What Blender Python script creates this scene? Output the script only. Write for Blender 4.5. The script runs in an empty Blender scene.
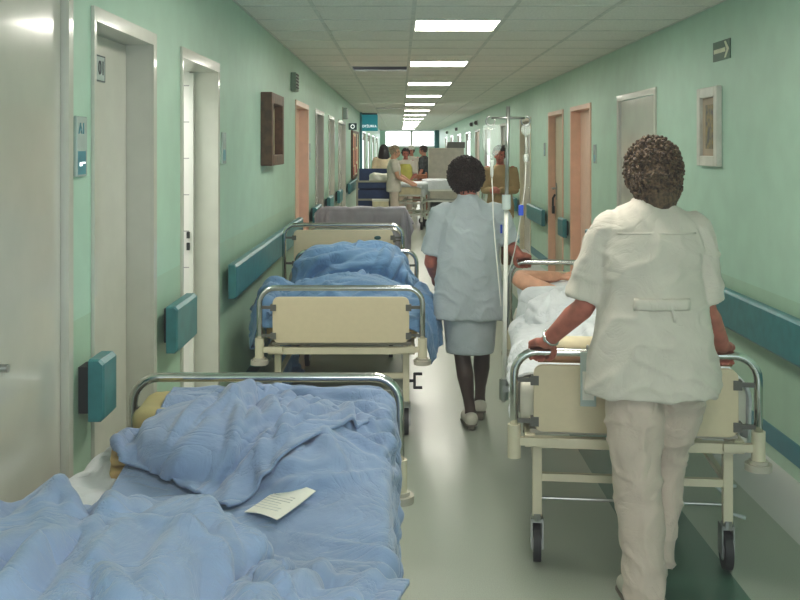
import bpy, bmesh, math, random
import numpy as np
from mathutils import Vector, Matrix, noise
C = bpy.context.scene.collection
PI = math.pi
R = math.radians
random.seed(4)

# ---------------------------------------------------------------- materials
def lin(c):
    return tuple(((v/255)/12.92 if v/255 <= .04045 else ((v/255+.055)/1.055)**2.4) for v in c)
def mat(name, rgb, rough=.6, metal=0, var=.06, scale=9, bump=0, bscale=60, rgb2=None, spec=.5, coat=0, sheen=0, sss=0, detail=4):
    m = bpy.data.materials.new(name); m.use_nodes = True
    nt = m.node_tree; N = nt.nodes; L = nt.links
    b = N['Principled BSDF']
    b.inputs['Roughness'].default_value = rough
    b.inputs['Metallic'].default_value = metal
    b.inputs['Specular IOR Level'].default_value = spec
    b.inputs['Coat Weight'].default_value = coat
    b.inputs['Coat Roughness'].default_value = .09
    b.inputs['Sheen Weight'].default_value = sheen
    if sss:
        b.inputs['Subsurface Weight'].default_value = sss
        b.inputs['Subsurface Radius'].default_value = (.01, .004, .002)
    a = lin(rgb)
    c2 = lin(rgb2) if rgb2 else tuple(v*(1-2*var) for v in a)
    c1 = a if rgb2 else tuple(min(1, v*(1+var)) for v in a)
    tc = N.new('ShaderNodeTexCoord')
    nz = N.new('ShaderNodeTexNoise'); nz.inputs['Scale'].default_value = scale; nz.inputs['Detail'].default_value = detail
    L.new(tc.outputs['Object'], nz.inputs['Vector'])
    cr = N.new('ShaderNodeValToRGB')
    cr.color_ramp.elements[0].position = .35; cr.color_ramp.elements[1].position = .65
    cr.color_ramp.elements[0].color = (*c2, 1); cr.color_ramp.elements[1].color = (*c1, 1)
    L.new(nz.outputs['Fac'], cr.inputs['Fac']); L.new(cr.outputs['Color'], b.inputs['Base Color'])
    if bump:
        nb = N.new('ShaderNodeTexNoise'); nb.inputs['Scale'].default_value = bscale; nb.inputs['Detail'].default_value = 3
        L.new(tc.outputs['Object'], nb.inputs['Vector'])
        bp = N.new('ShaderNodeBump'); bp.inputs['Strength'].default_value = bump; bp.inputs['Distance'].default_value = .01
        L.new(nb.outputs['Fac'], bp.inputs['Height']); L.new(bp.outputs['Normal'], b.inputs['Normal'])
    return m
def emit(name, rgb, strength):
    m = bpy.data.materials.new(name); m.use_nodes = True
    nt = m.node_tree; b = nt.nodes['Principled BSDF']
    b.inputs['Base Color'].default_value = (*lin(rgb), 1)
    b.inputs['Emission Color'].default_value = (*lin(rgb), 1)
    b.inputs['Emission Strength'].default_value = strength
    return m
def glass(name, rgb, rough=.05, alpha=.35):
    m = bpy.data.materials.new(name); m.use_nodes = True
    b = m.node_tree.nodes['Principled BSDF']
    b.inputs['Base Color'].default_value = (*lin(rgb), 1)
    b.inputs['Roughness'].default_value = rough
    b.inputs['Alpha'].default_value = alpha
    return m

M = dict(
 floor=None,
 ceil=mat('ceiling tile', (240,237,229), .9, var=.05, scale=70, bump=.25, bscale=160),
 tbar=mat('ceiling bar', (214,214,206), .6),
 void=mat('ceiling void', (30,28,26), .95),
 steelframe=mat('white door paint', (198,198,186), .28, var=.02, coat=.5),
 gloss=mat('glossy cream door', (198,196,184), .2, var=.04, scale=3, bump=.05, bscale=14, coat=.5),
 leaf=mat('grey white leaf', (200,203,194), .35, var=.03),
 peach=mat('peach door', (226,184,158), .32, var=.03),
 peachl=mat('light peach jamb', (228,196,176), .32, var=.03),
 greyd=mat('greyish door', (190,186,178), .22, var=.03, coat=.3),
 teal=mat('teal vinyl', (52,122,128), .38, var=.08, scale=14),
 tealband=mat('teal band', (50,122,134), .4, var=.06),
 dark=mat('dark rubber', (38,40,42), .6),
 chrome=mat('chrome', (205,208,205), .16, metal=1, var=.05),
 steel=mat('brushed steel', (170,172,170), .3, metal=1),
 cream=mat('cream enamel', (212,204,178), .4, var=.03),
 board=mat('beige laminate', (212,198,166), .42, var=.01, scale=40),
 white=mat('white plastic', (220,220,212), .4, var=.02),
 blue=mat('blue bed linen', (130,152,188), .85, var=.05, scale=6, bump=.12, bscale=350, sheen=.25),
 blue2=mat('brighter blue linen', (106,146,188), .85, var=.05, scale=6, bump=.12, bscale=350, sheen=.25),
 lilac=mat('grey lilac blanket', (160,158,170), .95, var=.05, bump=.2, bscale=200, sheen=.2),
 wsheet=mat('white linen', (212,216,220), .85, var=.03, bump=.1, bscale=300, sheen=.2),
 mattr=mat('off white mattress cover', (214,210,196), .7, var=.04),
 tan=mat('tan mattress cover', (186,158,104), .6, var=.06),
 mustard=mat('mustard pillow', (180,168,118), .8, var=.06),
 brownwood=mat('brown wood', (96,66,44), .5, var=.2, scale=18),
 barwood=mat('brown bar', (150,108,70), .45, var=.1),
 uni_b=mat('pale blue uniform', (176,186,192), .85, var=.03, bump=.1, bscale=260, sheen=.15),
 uni_w=mat('white uniform', (210,202,190), .85, var=.03, bump=.1, bscale=260, sheen=.15),
 trouser=mat('cream trousers', (206,188,174), .85, var=.03, bump=.1, bscale=260, sheen=.15),
 skin=mat('skin', (196,132,108), .55, var=.08, scale=20, sss=.08),
 skin2=mat('ruddy skin', (182,108,92), .55, var=.1, scale=20, sss=.08),
 skin3=mat('pale skin', (214,160,132), .55, var=.06, scale=20, sss=.08),
 lip=mat('lips', (140,70,66), .5), eye=mat('eye', (40,30,28), .3),
 stocking=mat('dark sheer stocking', (72,56,50), .5, var=.1, scale=8),
 shoe=mat('pale shoe leather', (196,192,178), .5), shoesole=mat('shoe sole', (120,112,100), .6),
 hair1=mat('dark reddish brown hair', (52,34,30), .6, rgb2=(24,15,14), scale=90, bump=.5, bscale=160),
 hair2=mat('curly brown hair', (112,88,64), .65, rgb2=(46,33,26), scale=70, bump=.5, bscale=160),
 hairk=mat('black hair', (22,18,18), .5), hairg=mat('greying fair hair', (168,148,122), .7),
 hairb=mat('dark brown hair', (42,28,24), .6),
 navy=mat('navy blue cloth', (52,72,118), .8, var=.1), greyp=mat('grey panel', (182,177,162), .5, var=.05),
 greyd2=mat('dark grey lid', (96,96,90), .6), print_=mat('faint grey print', (196,198,196), .8), paper=mat('white paper', (232,230,220), .8, var=.02),
 creamtop=mat('pale yellow top', (226,214,180), .9), apron=mat('yellow green apron', (190,186,92), .85),
 camo=mat('dark patterned cloth', (74,80,80), .9, rgb2=(36,42,44), scale=16),
 tanjacket=mat('tan jacket', (164,142,102), .9, var=.05, scale=14), brownbox=mat('reddish brown wood', (150,92,60), .6, var=.15),
 signteal=emit('glow-boosted sign teal', (34,138,150), .35), signwhite=emit('glow-boosted sign white', (235,240,238), 1.1),  # emission added to brighten the sign panel and lettering
 signdark=mat('dark teal sign', (30,76,78), .4), exitg=mat('exit green', (28,84,60), .4, var=.04), exitw=mat('exit arrow cream', (214,220,190), .5),
 plate=mat('sign plate', (176,190,186), .25, var=.03), ink=mat('dark ink', (50,58,66), .6), tealink=mat('teal print', (70,140,156), .4),
 frame_w=mat('silvery white frame', (208,208,198), .35), matb=mat('beige mount', (176,160,140), .8),
 art=mat('abstract dark print', (66,72,78), .4, rgb2=(150,128,70), scale=22, detail=6), art2=mat('ochre print', (178,168,130), .4, rgb2=(120,120,92), scale=12),
 redp=mat('red paper', (170,72,58), .7), salmon=mat('salmon paper', (214,140,116), .7),
 tile=None,
 fluid=glass('clear fluid bag', (222,234,228), .1, .27), tube=glass('clear tubing', (225,232,226), .2, .5),
 bluep=mat('blue plastic', (30,70,190), .4),
 watch=mat('watch metal', (200,205,205), .2, metal=1),
 lamp=emit('ceiling lamp diffuser', (255,250,238), 22.0),
 greenlamp=mat('grey green lamp box', (120,140,124), .5),
)
def wall_mat():
    m = mat('mint wall paint', (178,212,193), .42, var=.025, scale=5, bump=.06, bscale=45)
    nt = m.node_tree; N = nt.nodes; L = nt.links; b = N['Principled BSDF']
    ramp = b.inputs['Base Color'].links[0].from_node
    geo = N.new('ShaderNodeNewGeometry'); sep = N.new('ShaderNodeSeparateXYZ'); L.new(geo.outputs['Position'], sep.inputs[0])
    lt = N.new('ShaderNodeMath'); lt.operation = 'LESS_THAN'; L.new(sep.outputs['Z'], lt.inputs[0])
    # dado line is higher on the left wall than on the right one
    gx = N.new('ShaderNodeMath'); gx.operation = 'LESS_THAN'; gx.inputs[1].default_value = 0; L.new(sep.outputs['X'], gx.inputs[0])
    ma = N.new('ShaderNodeMath'); ma.operation = 'MULTIPLY_ADD'; ma.inputs[1].default_value = .23; ma.inputs[2].default_value = .89
    L.new(gx.outputs[0], ma.inputs[0]); L.new(ma.outputs[0], lt.inputs[1])
    mx = N.new('ShaderNodeMix'); mx.data_type = 'RGBA'; mx.blend_type = 'MULTIPLY'
    L.new(lt.outputs[0], mx.inputs['Factor']); L.new(ramp.outputs['Color'], mx.inputs['A']); mx.inputs['B'].default_value = (.86, .87, .80, 1)  # dado's darker yellow-green: reflections in its gloss paint, put into the colour
    L.new(mx.outputs['Result'], b.inputs['Base Color'])
    rr = N.new('ShaderNodeMath'); rr.operation = 'MULTIPLY_ADD'; rr.inputs[1].default_value = -.12; rr.inputs[2].default_value = .45
    L.new(lt.outputs[0], rr.inputs[0]); L.new(rr.outputs[0], b.inputs['Roughness'])
    return m
def wrinkle_bump(m, scale, dist, strength=.6):
    nt = m.node_tree; N = nt.nodes; L = nt.links; b = N['Principled BSDF']
    tc = N.new('ShaderNodeTexCoord'); n1 = N.new('ShaderNodeTexNoise'); n1.inputs['Scale'].default_value = scale; n1.inputs['Detail'].default_value = 5; n1.inputs['Distortion'].default_value = 1.6
    L.new(tc.outputs['Object'], n1.inputs['Vector'])
    s = N.new('ShaderNodeMath'); s.operation = 'SUBTRACT'; s.inputs[1].default_value = .5; L.new(n1.outputs['Fac'], s.inputs[0])
    ab = N.new('ShaderNodeMath'); ab.operation = 'ABSOLUTE'; L.new(s.outputs[0], ab.inputs[0])
    pw = N.new('ShaderNodeMath'); pw.operation = 'POWER'; pw.inputs[1].default_value = .6; L.new(ab.outputs[0], pw.inputs[0])
    bp = N.new('ShaderNodeBump'); bp.inputs['Strength'].default_value = strength; bp.inputs['Distance'].default_value = dist
    L.new(pw.outputs[0], bp.inputs['Height'])
    if b.inputs['Normal'].links: L.new(b.inputs['Normal'].links[0].from_socket, bp.inputs['Normal'])
    L.new(bp.outputs['Normal'], b.inputs['Normal'])
for k, sc_, di in (('blue',4.5,.026),('blue2',5,.026),('wsheet',5,.018),('uni_w',6,.010),('uni_b',6,.010),('trouser',7,.012)): wrinkle_bump(M[k], sc_, di)
M['wall'] = wall_mat()
def floor_mat():
    m = mat('speckled vinyl floor', (158,166,152), .3, var=.07, scale=240, detail=2, bump=.02, bscale=25, coat=.06)
    nt = m.node_tree; N = nt.nodes; L = nt.links; b = N['Principled BSDF']
    ramp = b.inputs['Base Color'].links[0].from_node
    geo = N.new('ShaderNodeNewGeometry'); sep = N.new('ShaderNodeSeparateXYZ'); L.new(geo.outputs['Position'], sep.inputs[0])
    def band(lo, hi, col, prev, bt='MULTIPLY'):
        a = N.new('ShaderNodeMath'); a.operation = 'GREATER_THAN'; a.inputs[1].default_value = lo; L.new(sep.outputs['X'], a.inputs[0])
        c = N.new('ShaderNodeMath'); c.operation = 'LESS_THAN'; c.inputs[1].default_value = hi; L.new(sep.outputs['X'], c.inputs[0])
        d = N.new('ShaderNodeMath'); d.operation = 'MULTIPLY'; L.new(a.outputs[0], d.inputs[0]); L.new(c.outputs[0], d.inputs[1])
        mx = N.new('ShaderNodeMix'); mx.data_type = 'RGBA'; mx.blend_type = bt
        L.new(d.outputs[0], mx.inputs['Factor']); L.new(prev, mx.inputs['A']); mx.inputs['B'].default_value = (*col, 1)
        return mx.outputs['Result']
    o = band(.98, 1.29, (.15, .34, .29), ramp.outputs['Color'])
    o = band(1.67, 3, (.56, .56, .54), o, 'MIX')
    L.new(o, b.inputs['Base Color'])
    return m
M['floor'] = floor_mat()
def tile_mat():
    m = mat('white wall tile', (226,224,218), .2, var=.01)
    nt = m.node_tree; N = nt.nodes; L = nt.links; b = N['Principled BSDF']
    geo = N.new('ShaderNodeNewGeometry'); sep = N.new('ShaderNodeSeparateXYZ'); L.new(geo.outputs['Position'], sep.inputs[0])
    d = N.new('ShaderNodeMath'); d.operation = 'FRACT'
    s = N.new('ShaderNodeMath'); s.operation = 'DIVIDE'; s.inputs[1].default_value = .2; L.new(sep.outputs['Z'], s.inputs[0]); L.new(s.outputs[0], d.inputs[0])
    g = N.new('ShaderNodeMath'); g.operation = 'GREATER_THAN'; g.inputs[1].default_value = .03; L.new(d.outputs[0], g.inputs[0])
    mx = N.new('ShaderNodeMix'); mx.data_type = 'RGBA'; L.new(g.outputs[0], mx.inputs['Factor'])
    mx.inputs['A'].default_value = (.35, .34, .33, 1); mx.inputs['B'].default_value = (*lin((226,224,218)), 1)
    L.new(mx.outputs['Result'], b.inputs['Base Color'])
    return m
M['tile'] = tile_mat()

# ---------------------------------------------------------------- object helpers
def obj(name, bm, m, parent=None, smooth=False, bevel=0, angle=None):
    if isinstance(bm, bmesh.types.BMesh):
        me = bpy.data.meshes.new(name); bmesh.ops.recalc_face_normals(bm, faces=bm.faces[:]); bm.to_mesh(me); bm.free()
    else:
        me = bm; me.name = name
    ms = m if isinstance(m, (list, tuple)) else [m]
    me.materials.clear()
    for k in ms: me.materials.append(k)
    o = bpy.data.objects.new(name, me); C.objects.link(o)
    if smooth: me.polygons.foreach_set('use_smooth', [True]*len(me.polygons))
    if angle: me.set_sharp_from_angle(angle=R(angle))
    if bevel:
        bv = o.modifiers.new('bevel', 'BEVEL'); bv.width = bevel; bv.segments = 2; bv.limit_method = 'ANGLE'; bv.angle_limit = R(50)
    if parent is not None: o.parent = parent
    return o
def thing(name, label, cat, loc=(0,0,0), rotz=0, group=None):
    o = bpy.data.objects.new(name, None); C.objects.link(o); o.empty_display_size = .1
    o.location = loc; o.rotation_euler = (0,0,rotz); return tag(o, label, cat, group)
def tag(o, label, cat, group=None):
    o['label'] = label; o['category'] = cat
    if group: o['group'] = group
    return o
def struct(name, bm, m, parent=None, **k):
    o = obj(name, bm, m, parent, **k)
    if parent is None: o['kind'] = 'structure'
    return o
def sempty(name, loc=(0,0,0)):
    o = bpy.data.objects.new(name, None); C.objects.link(o); o.location = loc; o['kind'] = 'structure'; return o
def copy_tree(o, parent=None):
    c = o.copy(); C.objects.link(c); c.parent = parent
    for ch in list(o.children): copy_tree(ch, c)
    return c

# ---------------------------------------------------------------- mesh helpers
def B(): return bmesh.new()
def bx(bm, x0, x1, y0, y1, z0, z1):
    v = [bm.verts.new(p) for p in ((x0,y0,z0),(x1,y0,z0),(x1,y1,z0),(x0,y1,z0),(x0,y0,z1),(x1,y0,z1),(x1,y1,z1),(x0,y1,z1))]
    for f in ((0,1,2,3),(7,6,5,4),(0,4,5,1),(1,5,6,2),(2,6,7,3),(3,7,4,0)): bm.faces.new([v[i] for i in f])
    return bm
def quad(bm, *p):
    bm.faces.new([bm.verts.new(q) for q in p]); return bm
def resample(pts, rad, sub):
    if sub < 2 or len(pts) < 3: return [Vector(p) for p in pts], list(rad)
    P = [Vector(p) for p in pts]; out = []; ro = []
    for i in range(len(P)-1):
        p0 = P[max(i-1,0)]; p1 = P[i]; p2 = P[i+1]; p3 = P[min(i+2,len(P)-1)]
        for k in range(sub):
            t = k/sub
            out.append(.5*((2*p1)+(p2-p0)*t+(2*p0-5*p1+4*p2-p3)*t*t+(3*p1-p0-3*p2+p3)*t**3)); ro.append(rad[i]*(1-t)+rad[i+1]*t)
    out.append(P[-1]); ro.append(rad[-1])
    return out, ro
def tube(bm, pts, rad, n=10, sub=1, rnd=False, flat=1.0, flatdir=None):
    if isinstance(rad, (int, float)): rad = [rad]*len(pts)
    P, rr = resample(pts, rad, sub)
    if rnd:
        d0 = (P[0]-P[1]).normalized(); d1 = (P[-1]-P[-2]).normalized(); a, b = rr[0], rr[-1]
        P = [P[0]+d0*a*.95, P[0]+d0*a*.6] + P + [P[-1]+d1*b*.6, P[-1]+d1*b*.95]; rr = [a*.3, a*.8] + rr + [b*.8, b*.3]
    rings = []; nrm = None
    for i, p in enumerate(P):
        t = (P[min(i+1,len(P)-1)]-P[max(i-1,0)]).normalized()
        if nrm is None:
            ref = Vector(flatdir) if flatdir is not None else (Vector((0,0,1)) if abs(t.z) < .9 else Vector((0,1,0)))
            nrm = (ref - t*ref.dot(t)).normalized()
        else: nrm = (nrm - t*nrm.dot(t)).normalized()
        bi = t.cross(nrm)
        rings.append([bm.verts.new(p + nrm*rr[i]*flat*math.cos(2*PI*k/n) + bi*rr[i]*math.sin(2*PI*k/n)) for k in range(n)])
    for a, b in zip(rings, rings[1:]):
        for k in range(n): bm.faces.new((a[k], a[(k+1)%n], b[(k+1)%n], b[k]))
    bm.faces.new(rings[0][::-1]); bm.faces.new(rings[-1])
    return bm
def loft(bm, rings, n=28, ex=2.0, cap=True):
    rs = []
    for (cx,cy,cz,rx,ry) in rings:
        r = []
        for k in range(n):
            a = 2*PI*k/n; c, s = math.cos(a), math.sin(a)
            r.append(bm.verts.new((cx+rx*math.copysign(abs(c)**(2/ex), c), cy+ry*math.copysign(abs(s)**(2/ex), s), cz)))
        rs.append(r)
    for a, b in zip(rs, rs[1:]):
        for k in range(n): bm.faces.new((a[k], a[(k+1)%n], b[(k+1)%n], b[k]))
    if cap: bm.faces.new(rs[0][::-1]); bm.faces.new(rs[-1])
    return bm
def ellip(bm, c, r, sub=3, rot=None):
    v = bmesh.ops.create_icosphere(bm, subdivisions=sub, radius=1)['verts']
    for p in v:
        q = Vector((p.co.x*r[0], p.co.y*r[1], p.co.z*r[2]))
        if rot is not None: q = rot @ q
        p.co = q + Vector(c)
    return bm
def cyl(bm, c, axis, r, h, n=20, r2=None):
    a = Vector(axis).normalized()*h/2
    return tube(bm, [Vector(c)-a, Vector(c)+a], [r, r if r2 is None else r2], n)
def rrect(bm, w, h, t, r, seg=5, c=(0,0,0)):
    """rounded panel in the XZ plane, thickness along Y"""
    pts = []
    for (sx, sz, a0) in ((1,1,0),(-1,1,PI/2),(-1,-1,PI),(1,-1,1.5*PI)):
        for k in range(seg+1):
            a = a0+PI/2*k/seg
            pts.append((c[0]+sx*(w/2-r)+r*math.cos(a), c[2]+sz*(h/2-r)+r*math.sin(a)))
    f = [bm.verts.new((x, c[1]-t/2, z)) for x, z in pts]; g = [bm.verts.new((x, c[1]+t/2, z)) for x, z in pts]
    n = len(pts)
    bm.faces.new(f); bm.faces.new(g[::-1])
    for k in range(n): bm.faces.new((f[k], g[k], g[(k+1)%n], f[(k+1)%n]))
    return bm
def rbox(bm, c, h, r, seg=4, rot=None):
    """soft box (cushion): subdivided cube pulled to a rounded box"""
    n0 = set(bm.verts); N = seg*2+2; cache = {}
    def vert(p):
        k = tuple(round(c_*N) for c_ in p)
        if k not in cache: cache[k] = bm.verts.new(p)
        return cache[k]
    T = [-1+2*k/N for k in range(N+1)]
    for ax in range(3):
        for sg in (-1, 1):
            for i_ in range(N):
                for j_ in range(N):
                    q = []
                    for (u, v_) in ((T[i_],T[j_]),(T[i_+1],T[j_]),(T[i_+1],T[j_+1]),(T[i_],T[j_+1])):
                        p = [u, v_]; p.insert(ax, sg); q.append(vert(p))
                    bm.faces.new(q if sg > 0 else q[::-1])
    vs = list(cache.values())
    for p in vs:
        q = Vector((p.co.x*h[0], p.co.y*h[1], p.co.z*h[2])); k = Vector([max(-a+r, min(a-r, b)) for a, b in zip(h, q)])
        d = q-k
        if d.length > 1e-9: q = k+d.normalized()*r
        p.co = (rot @ q if rot is not None else q) + Vector(c)
    return bm
def remesh(bm, voxel, smooth=3, fac=.5):
    me = bpy.data.meshes.new('tmp'); bmesh.ops.recalc_face_normals(bm, faces=bm.faces[:]); bm.to_mesh(me); bm.free()
    o = bpy.data.objects.new('tmp', me); C.objects.link(o)
    r = o.modifiers.new('r', 'REMESH'); r.mode = 'VOXEL'; r.voxel_size = voxel
    if smooth:
        s = o.modifiers.new('s', 'SMOOTH'); s.iterations = smooth; s.factor = fac
    dg = bpy.context.evaluated_depsgraph_get(); dg.update()
    out = bpy.data.meshes.new_from_object(o.evaluated_get(dg))
    bpy.data.objects.remove(o); bpy.data.meshes.remove(me)
    out.polygons.foreach_set('use_smooth', [True]*len(out.polygons))
    return out
def displace(me, fn):
    """fn(co, normal) -> signed offset along the normal"""
    nr = [v.normal.copy() for v in me.vertices]
    for v, n in zip(me.vertices, nr): v.co = v.co + n*fn(v.co, n)
    me.update(); return me
def text_mesh(s, size, depth=.0015):
    cu = bpy.data.curves.new('t', 'FONT'); cu.body = s; cu.size = size; cu.extrude = depth; cu.align_x = 'CENTER'; cu.align_y = 'CENTER'; cu.resolution_u = 3
    o = bpy.data.objects.new('t', cu); C.objects.link(o)
    dg = bpy.context.evaluated_depsgraph_get(); dg.update()
    me = bpy.data.meshes.new_from_object(o.evaluated_get(dg)); bpy.data.objects.remove(o); return me
def text_on(name, s, size, m, parent, center, face, bold=1.0):
    """flat lettering; face = '-y' (towards the camera), '+x' (on the left wall), '-x'"""
    me = text_mesh(s, size)
    rot = {'-y': Matrix.Rotation(PI/2, 4, 'X'), '+x': Matrix.Rotation(PI/2, 4, 'Z') @ Matrix.Rotation(PI/2, 4, 'X'),
           '-x': Matrix.Rotation(-PI/2, 4, 'Z') @ Matrix.Rotation(PI/2, 4, 'X')}[face]
    me.transform(Matrix.Translation(center) @ rot @ Matrix.Diagonal((bold,1,1,1)))
    return obj(name, me, m, parent)

# ---------------------------------------------------------------- cloth (position based)
def sd_box(p, c, h, r):
    q = np.abs(p-np.array(c)) - (np.array(h)-r)
    return np.linalg.norm(np.maximum(q, 0), axis=-1) + np.minimum(q.max(axis=-1), 0) - r
def sd_ell(p, c, r):
    r = np.array(r); q = (p-np.array(c))
    k0 = np.linalg.norm(q/r, axis=-1); k1 = np.linalg.norm(q/(r*r), axis=-1)
    return k0*(k0-1)/np.maximum(k1, 1e-6)
def cloth(P, dx, dy, sdf, steps=160, iters=8, th=.006, seed=0, noise_amp=.01, stiff_bend=.25, fric=.6, pin=None, shrink=None):
    rng = np.random.default_rng(seed)
    ny, nx = P.shape[:2]
    P = P.copy(); w = np.ones((ny, nx, 1))
    low = rng.normal(size=(max(2, ny//5)+2, max(2, nx//5)+2))
    yy = np.linspace(0, low.shape[0]-1.001, ny); xx = np.linspace(0, low.shape[1]-1.001, nx)
    i = yy.astype(int)[:,None]; j = xx.astype(int)[None,:]; fy = (yy-yy.astype(int))[:,None]; fx = (xx-xx.astype(int))[None,:]
    nz = low[i,j]*(1-fy)*(1-fx)+low[i+1,j]*fy*(1-fx)+low[i,j+1]*(1-fy)*fx+low[i+1,j+1]*fy*fx
    P[...,2] += np.abs(nz)*noise_amp
    if pin is not None: w[pin] = 0
    V = P.copy(); dg = math.hypot(dx, dy)
    groups = []
    def add(a, b, rest, k): groups.append((a, b, rest, k))
    def sl(s0, s1): return (slice(*s0), slice(*s1))
    for o in (0, 1):
        m = (nx-1-o)//2*2+o; n = m
        add(sl((0,ny),(o,nx-1,2)), sl((0,ny),(o+1,nx,2)), dx, 1)
        add(sl((o,ny-1,2),(0,nx)), sl((o+1,ny,2),(0,nx)), dy, 1)
        add(sl((o,ny-1,2),(0,nx-1)), sl((o+1,ny,2),(1,nx)), dg, .5)
        add(sl((o,ny-1,2),(1,nx)), sl((o+1,ny,2),(0,nx-1)), dg, .5)
    for o in range(4):
        if o < 2:
            for q in (0,):
                add(sl((0,ny),(o,nx-2,4)), sl((0,ny),(o+2,nx,4)), 2*dx, stiff_bend); add(sl((0,ny),(o+2,nx-2,4)), sl((0,ny),(o+4,nx,4)), 2*dx, stiff_bend)
                add(sl((o,ny-2,4),(0,nx)), sl((o+2,ny,4),(0,nx)), 2*dy, stiff_bend); add(sl((o+2,ny-2,4),(0,nx)), sl((o+4,ny,4),(0,nx)), 2*dy, stiff_bend)
    g = np.array([0,0,-9.8])*(1/60)**2*.8
    for s in range(steps):
        vel = (P-V)*.94; V = P.copy()
        P = P + (vel + g)*w
        for it in range(iters):
            for a, b, rest, k in groups:
                A = P[a]; Bq = P[b]
                ny_, nx_ = min(A.shape[0], Bq.shape[0]), min(A.shape[1], Bq.shape[1])
                if ny_ < 1 or nx_ < 1: continue
                A = A[:ny_,:nx_]; Bq = Bq[:ny_,:nx_]
                d = Bq-A; L = np.linalg.norm(d, axis=-1, keepdims=True)+1e-9
                wa = w[a][:ny_,:nx_]; wb = w[b][:ny_,:nx_]
                c = d*((L-rest)/L*k/np.maximum(wa+wb, 1e-6))
                A += c*wa; Bq -= c*wb
            if it % 3 == 2 or it == iters-1:
                f = P.reshape(-1,3); D = sdf(f)-th
                hit = D < 0
                if hit.any():
                    h = f[hit]; e = 1e-3
                    G = np.stack([sdf(h+np.array(v)*e) for v in ((1,0,0),(0,1,0),(0,0,1))], -1)-(D[hit]+th)[:,None]
                    G /= np.linalg.norm(G, axis=-1, keepdims=True)+1e-9
                    f[hit] = h - G*D[hit][:,None]
                    vf = V.reshape(-1,3); vf[hit] = vf[hit]*(1-fric)+f[hit]*fric
                    P = f.reshape(P.shape); V = vf.reshape(P.shape)
                P[...,2] = np.maximum(P[...,2], .02)
    return P
def upsample(P):
    def up(A):
        n = A.shape[0]; o = np.zeros((2*n-1,)+A.shape[1:]); o[::2] = A
        E = np.concatenate([2*A[:1]-A[1:2], A, 2*A[-1:]-A[-2:-1]], 0)
        o[1::2] = (-E[:-3]+9*E[1:-2]+9*E[2:-1]-E[3:])/16; return o
    return up(up(P).transpose(1,0,2)).transpose(1,0,2)
def normals(P):
    n = np.cross(np.gradient(P, axis=1), np.gradient(P, axis=0)); n /= np.linalg.norm(n, axis=-1, keepdims=True)+1e-9
    return n
def crease(P, w, h, n=60, amp=.014, wid=.02, ang=0, spread=40, ln=.35, seed=0, foci=(), edge=.0):
    """press a family of soft creases into a cloth grid of about w x h metres"""
    rng = np.random.default_rng(seed); ny, nx = P.shape[:2]
    U, Vv = np.meshgrid(np.linspace(0, w, nx), np.linspace(0, h, ny)); H = np.zeros((ny, nx))
    wx = .025*np.sin(U*9+1.3*seed)*np.sin(Vv*7+seed); wy = .025*np.sin(U*8-seed)*np.cos(Vv*10+2*seed)
    U2, V2 = U+wx, Vv+wy
    L = []
    for k in range(n): L.append((rng.uniform(0,w), rng.uniform(0,h), R(ang)+rng.normal()*R(spread), ln*rng.uniform(.4,1.3), amp*rng.uniform(.3,1.2), wid*rng.uniform(.6,1.6)))
    for (fu, fv, m, l_, a0, a1) in foci:
        for k in range(m):
            a = R(a0+(a1-a0)*(k+rng.uniform(.2,.8))/m); l2 = l_*rng.uniform(.6,1.2); L.append((fu+math.cos(a)*l2*.55, fv+math.sin(a)*l2*.55, a, l2, amp*rng.uniform(.6,1.4), wid*rng.uniform(.7,1.3)))
    for (u0, v0, a, l_, am, wd) in L:
        du, dv = U2-u0, V2-v0; s = du*math.cos(a)+dv*math.sin(a); t = -du*math.sin(a)+dv*math.cos(a)
        t = t - rng.normal()*.7*s*s; tp = np.clip(1-(s/(l_*.55))**2, 0, 1)**1.2; W = wd*(.6+.6*tp)
        q = t/W
        H += am*tp*(np.exp(-np.abs(q)**1.5)-.55*np.exp(-((q-1.7)/1.1)**2)-.25*np.exp(-((q+2.2)/1.4)**2))
    return P + normals(P)*H[...,None]
def cloth_obj(name, P, m, parent=None, sub=0, thick=.004, w=1, h=1, up=1, **cr):
    for k in range(up): P = upsample(P)
    if cr: P = crease(P, w, h, **cr)
    ny, nx = P.shape[:2]
    me = bpy.data.meshes.new(name)
    idx = np.arange(ny*nx).reshape(ny, nx)
    F = np.stack([idx[:-1,:-1], idx[:-1,1:], idx[1:,1:], idx[1:,:-1]], -1).reshape(-1,4)
    me.from_pydata([tuple(v) for v in P.reshape(-1,3)], [], F.tolist()); me.update()
    o = obj(name, me, m, parent, smooth=True)
    if thick:
        so = o.modifiers.new('s', 'SOLIDIFY'); so.thickness = thick; so.offset = 1
    return o
def sd_rbox(p, c, h, r, ax):
    """box tilted about the X axis by ax"""
    q = p-np.array(c); y = q[...,1]*math.cos(ax)+q[...,2]*math.sin(ax); z = -q[...,1]*math.sin(ax)+q[...,2]*math.cos(ax)
    return sd_box(np.stack([q[...,0], y, z], -1), (0,0,0), h, r)
def grid(x0, x1, y0, y1, nx, ny, z, rot=0, c=None):
    X, Y = np.meshgrid(np.linspace(x0, x1, nx), np.linspace(y0, y1, ny))
    P = np.stack([X, Y, np.full_like(X, z)], -1)
    if rot:
        c = np.array([(x0+x1)/2, (y0+y1)/2, 0]) if c is None else np.array(c)
        q = P-c; P = np.stack([q[...,0]*math.cos(rot)-q[...,1]*math.sin(rot), q[...,0]*math.sin(rot)+q[...,1]*math.cos(rot), q[...,2]], -1)+c
    return P
# ================================================================ ROOM
XL, XR, HC, Y0, Y1 = -1.017, 1.98, 2.56, -1.7, 49.0
ZF = 2.13
struct('floor', quad(B(), (XL-1.3,Y0-.3,0), (XR+.3,Y0-.3,0), (XR+.3,Y1+.3,0), (XL-1.3,Y1+.3,0)), M['floor'])
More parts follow.
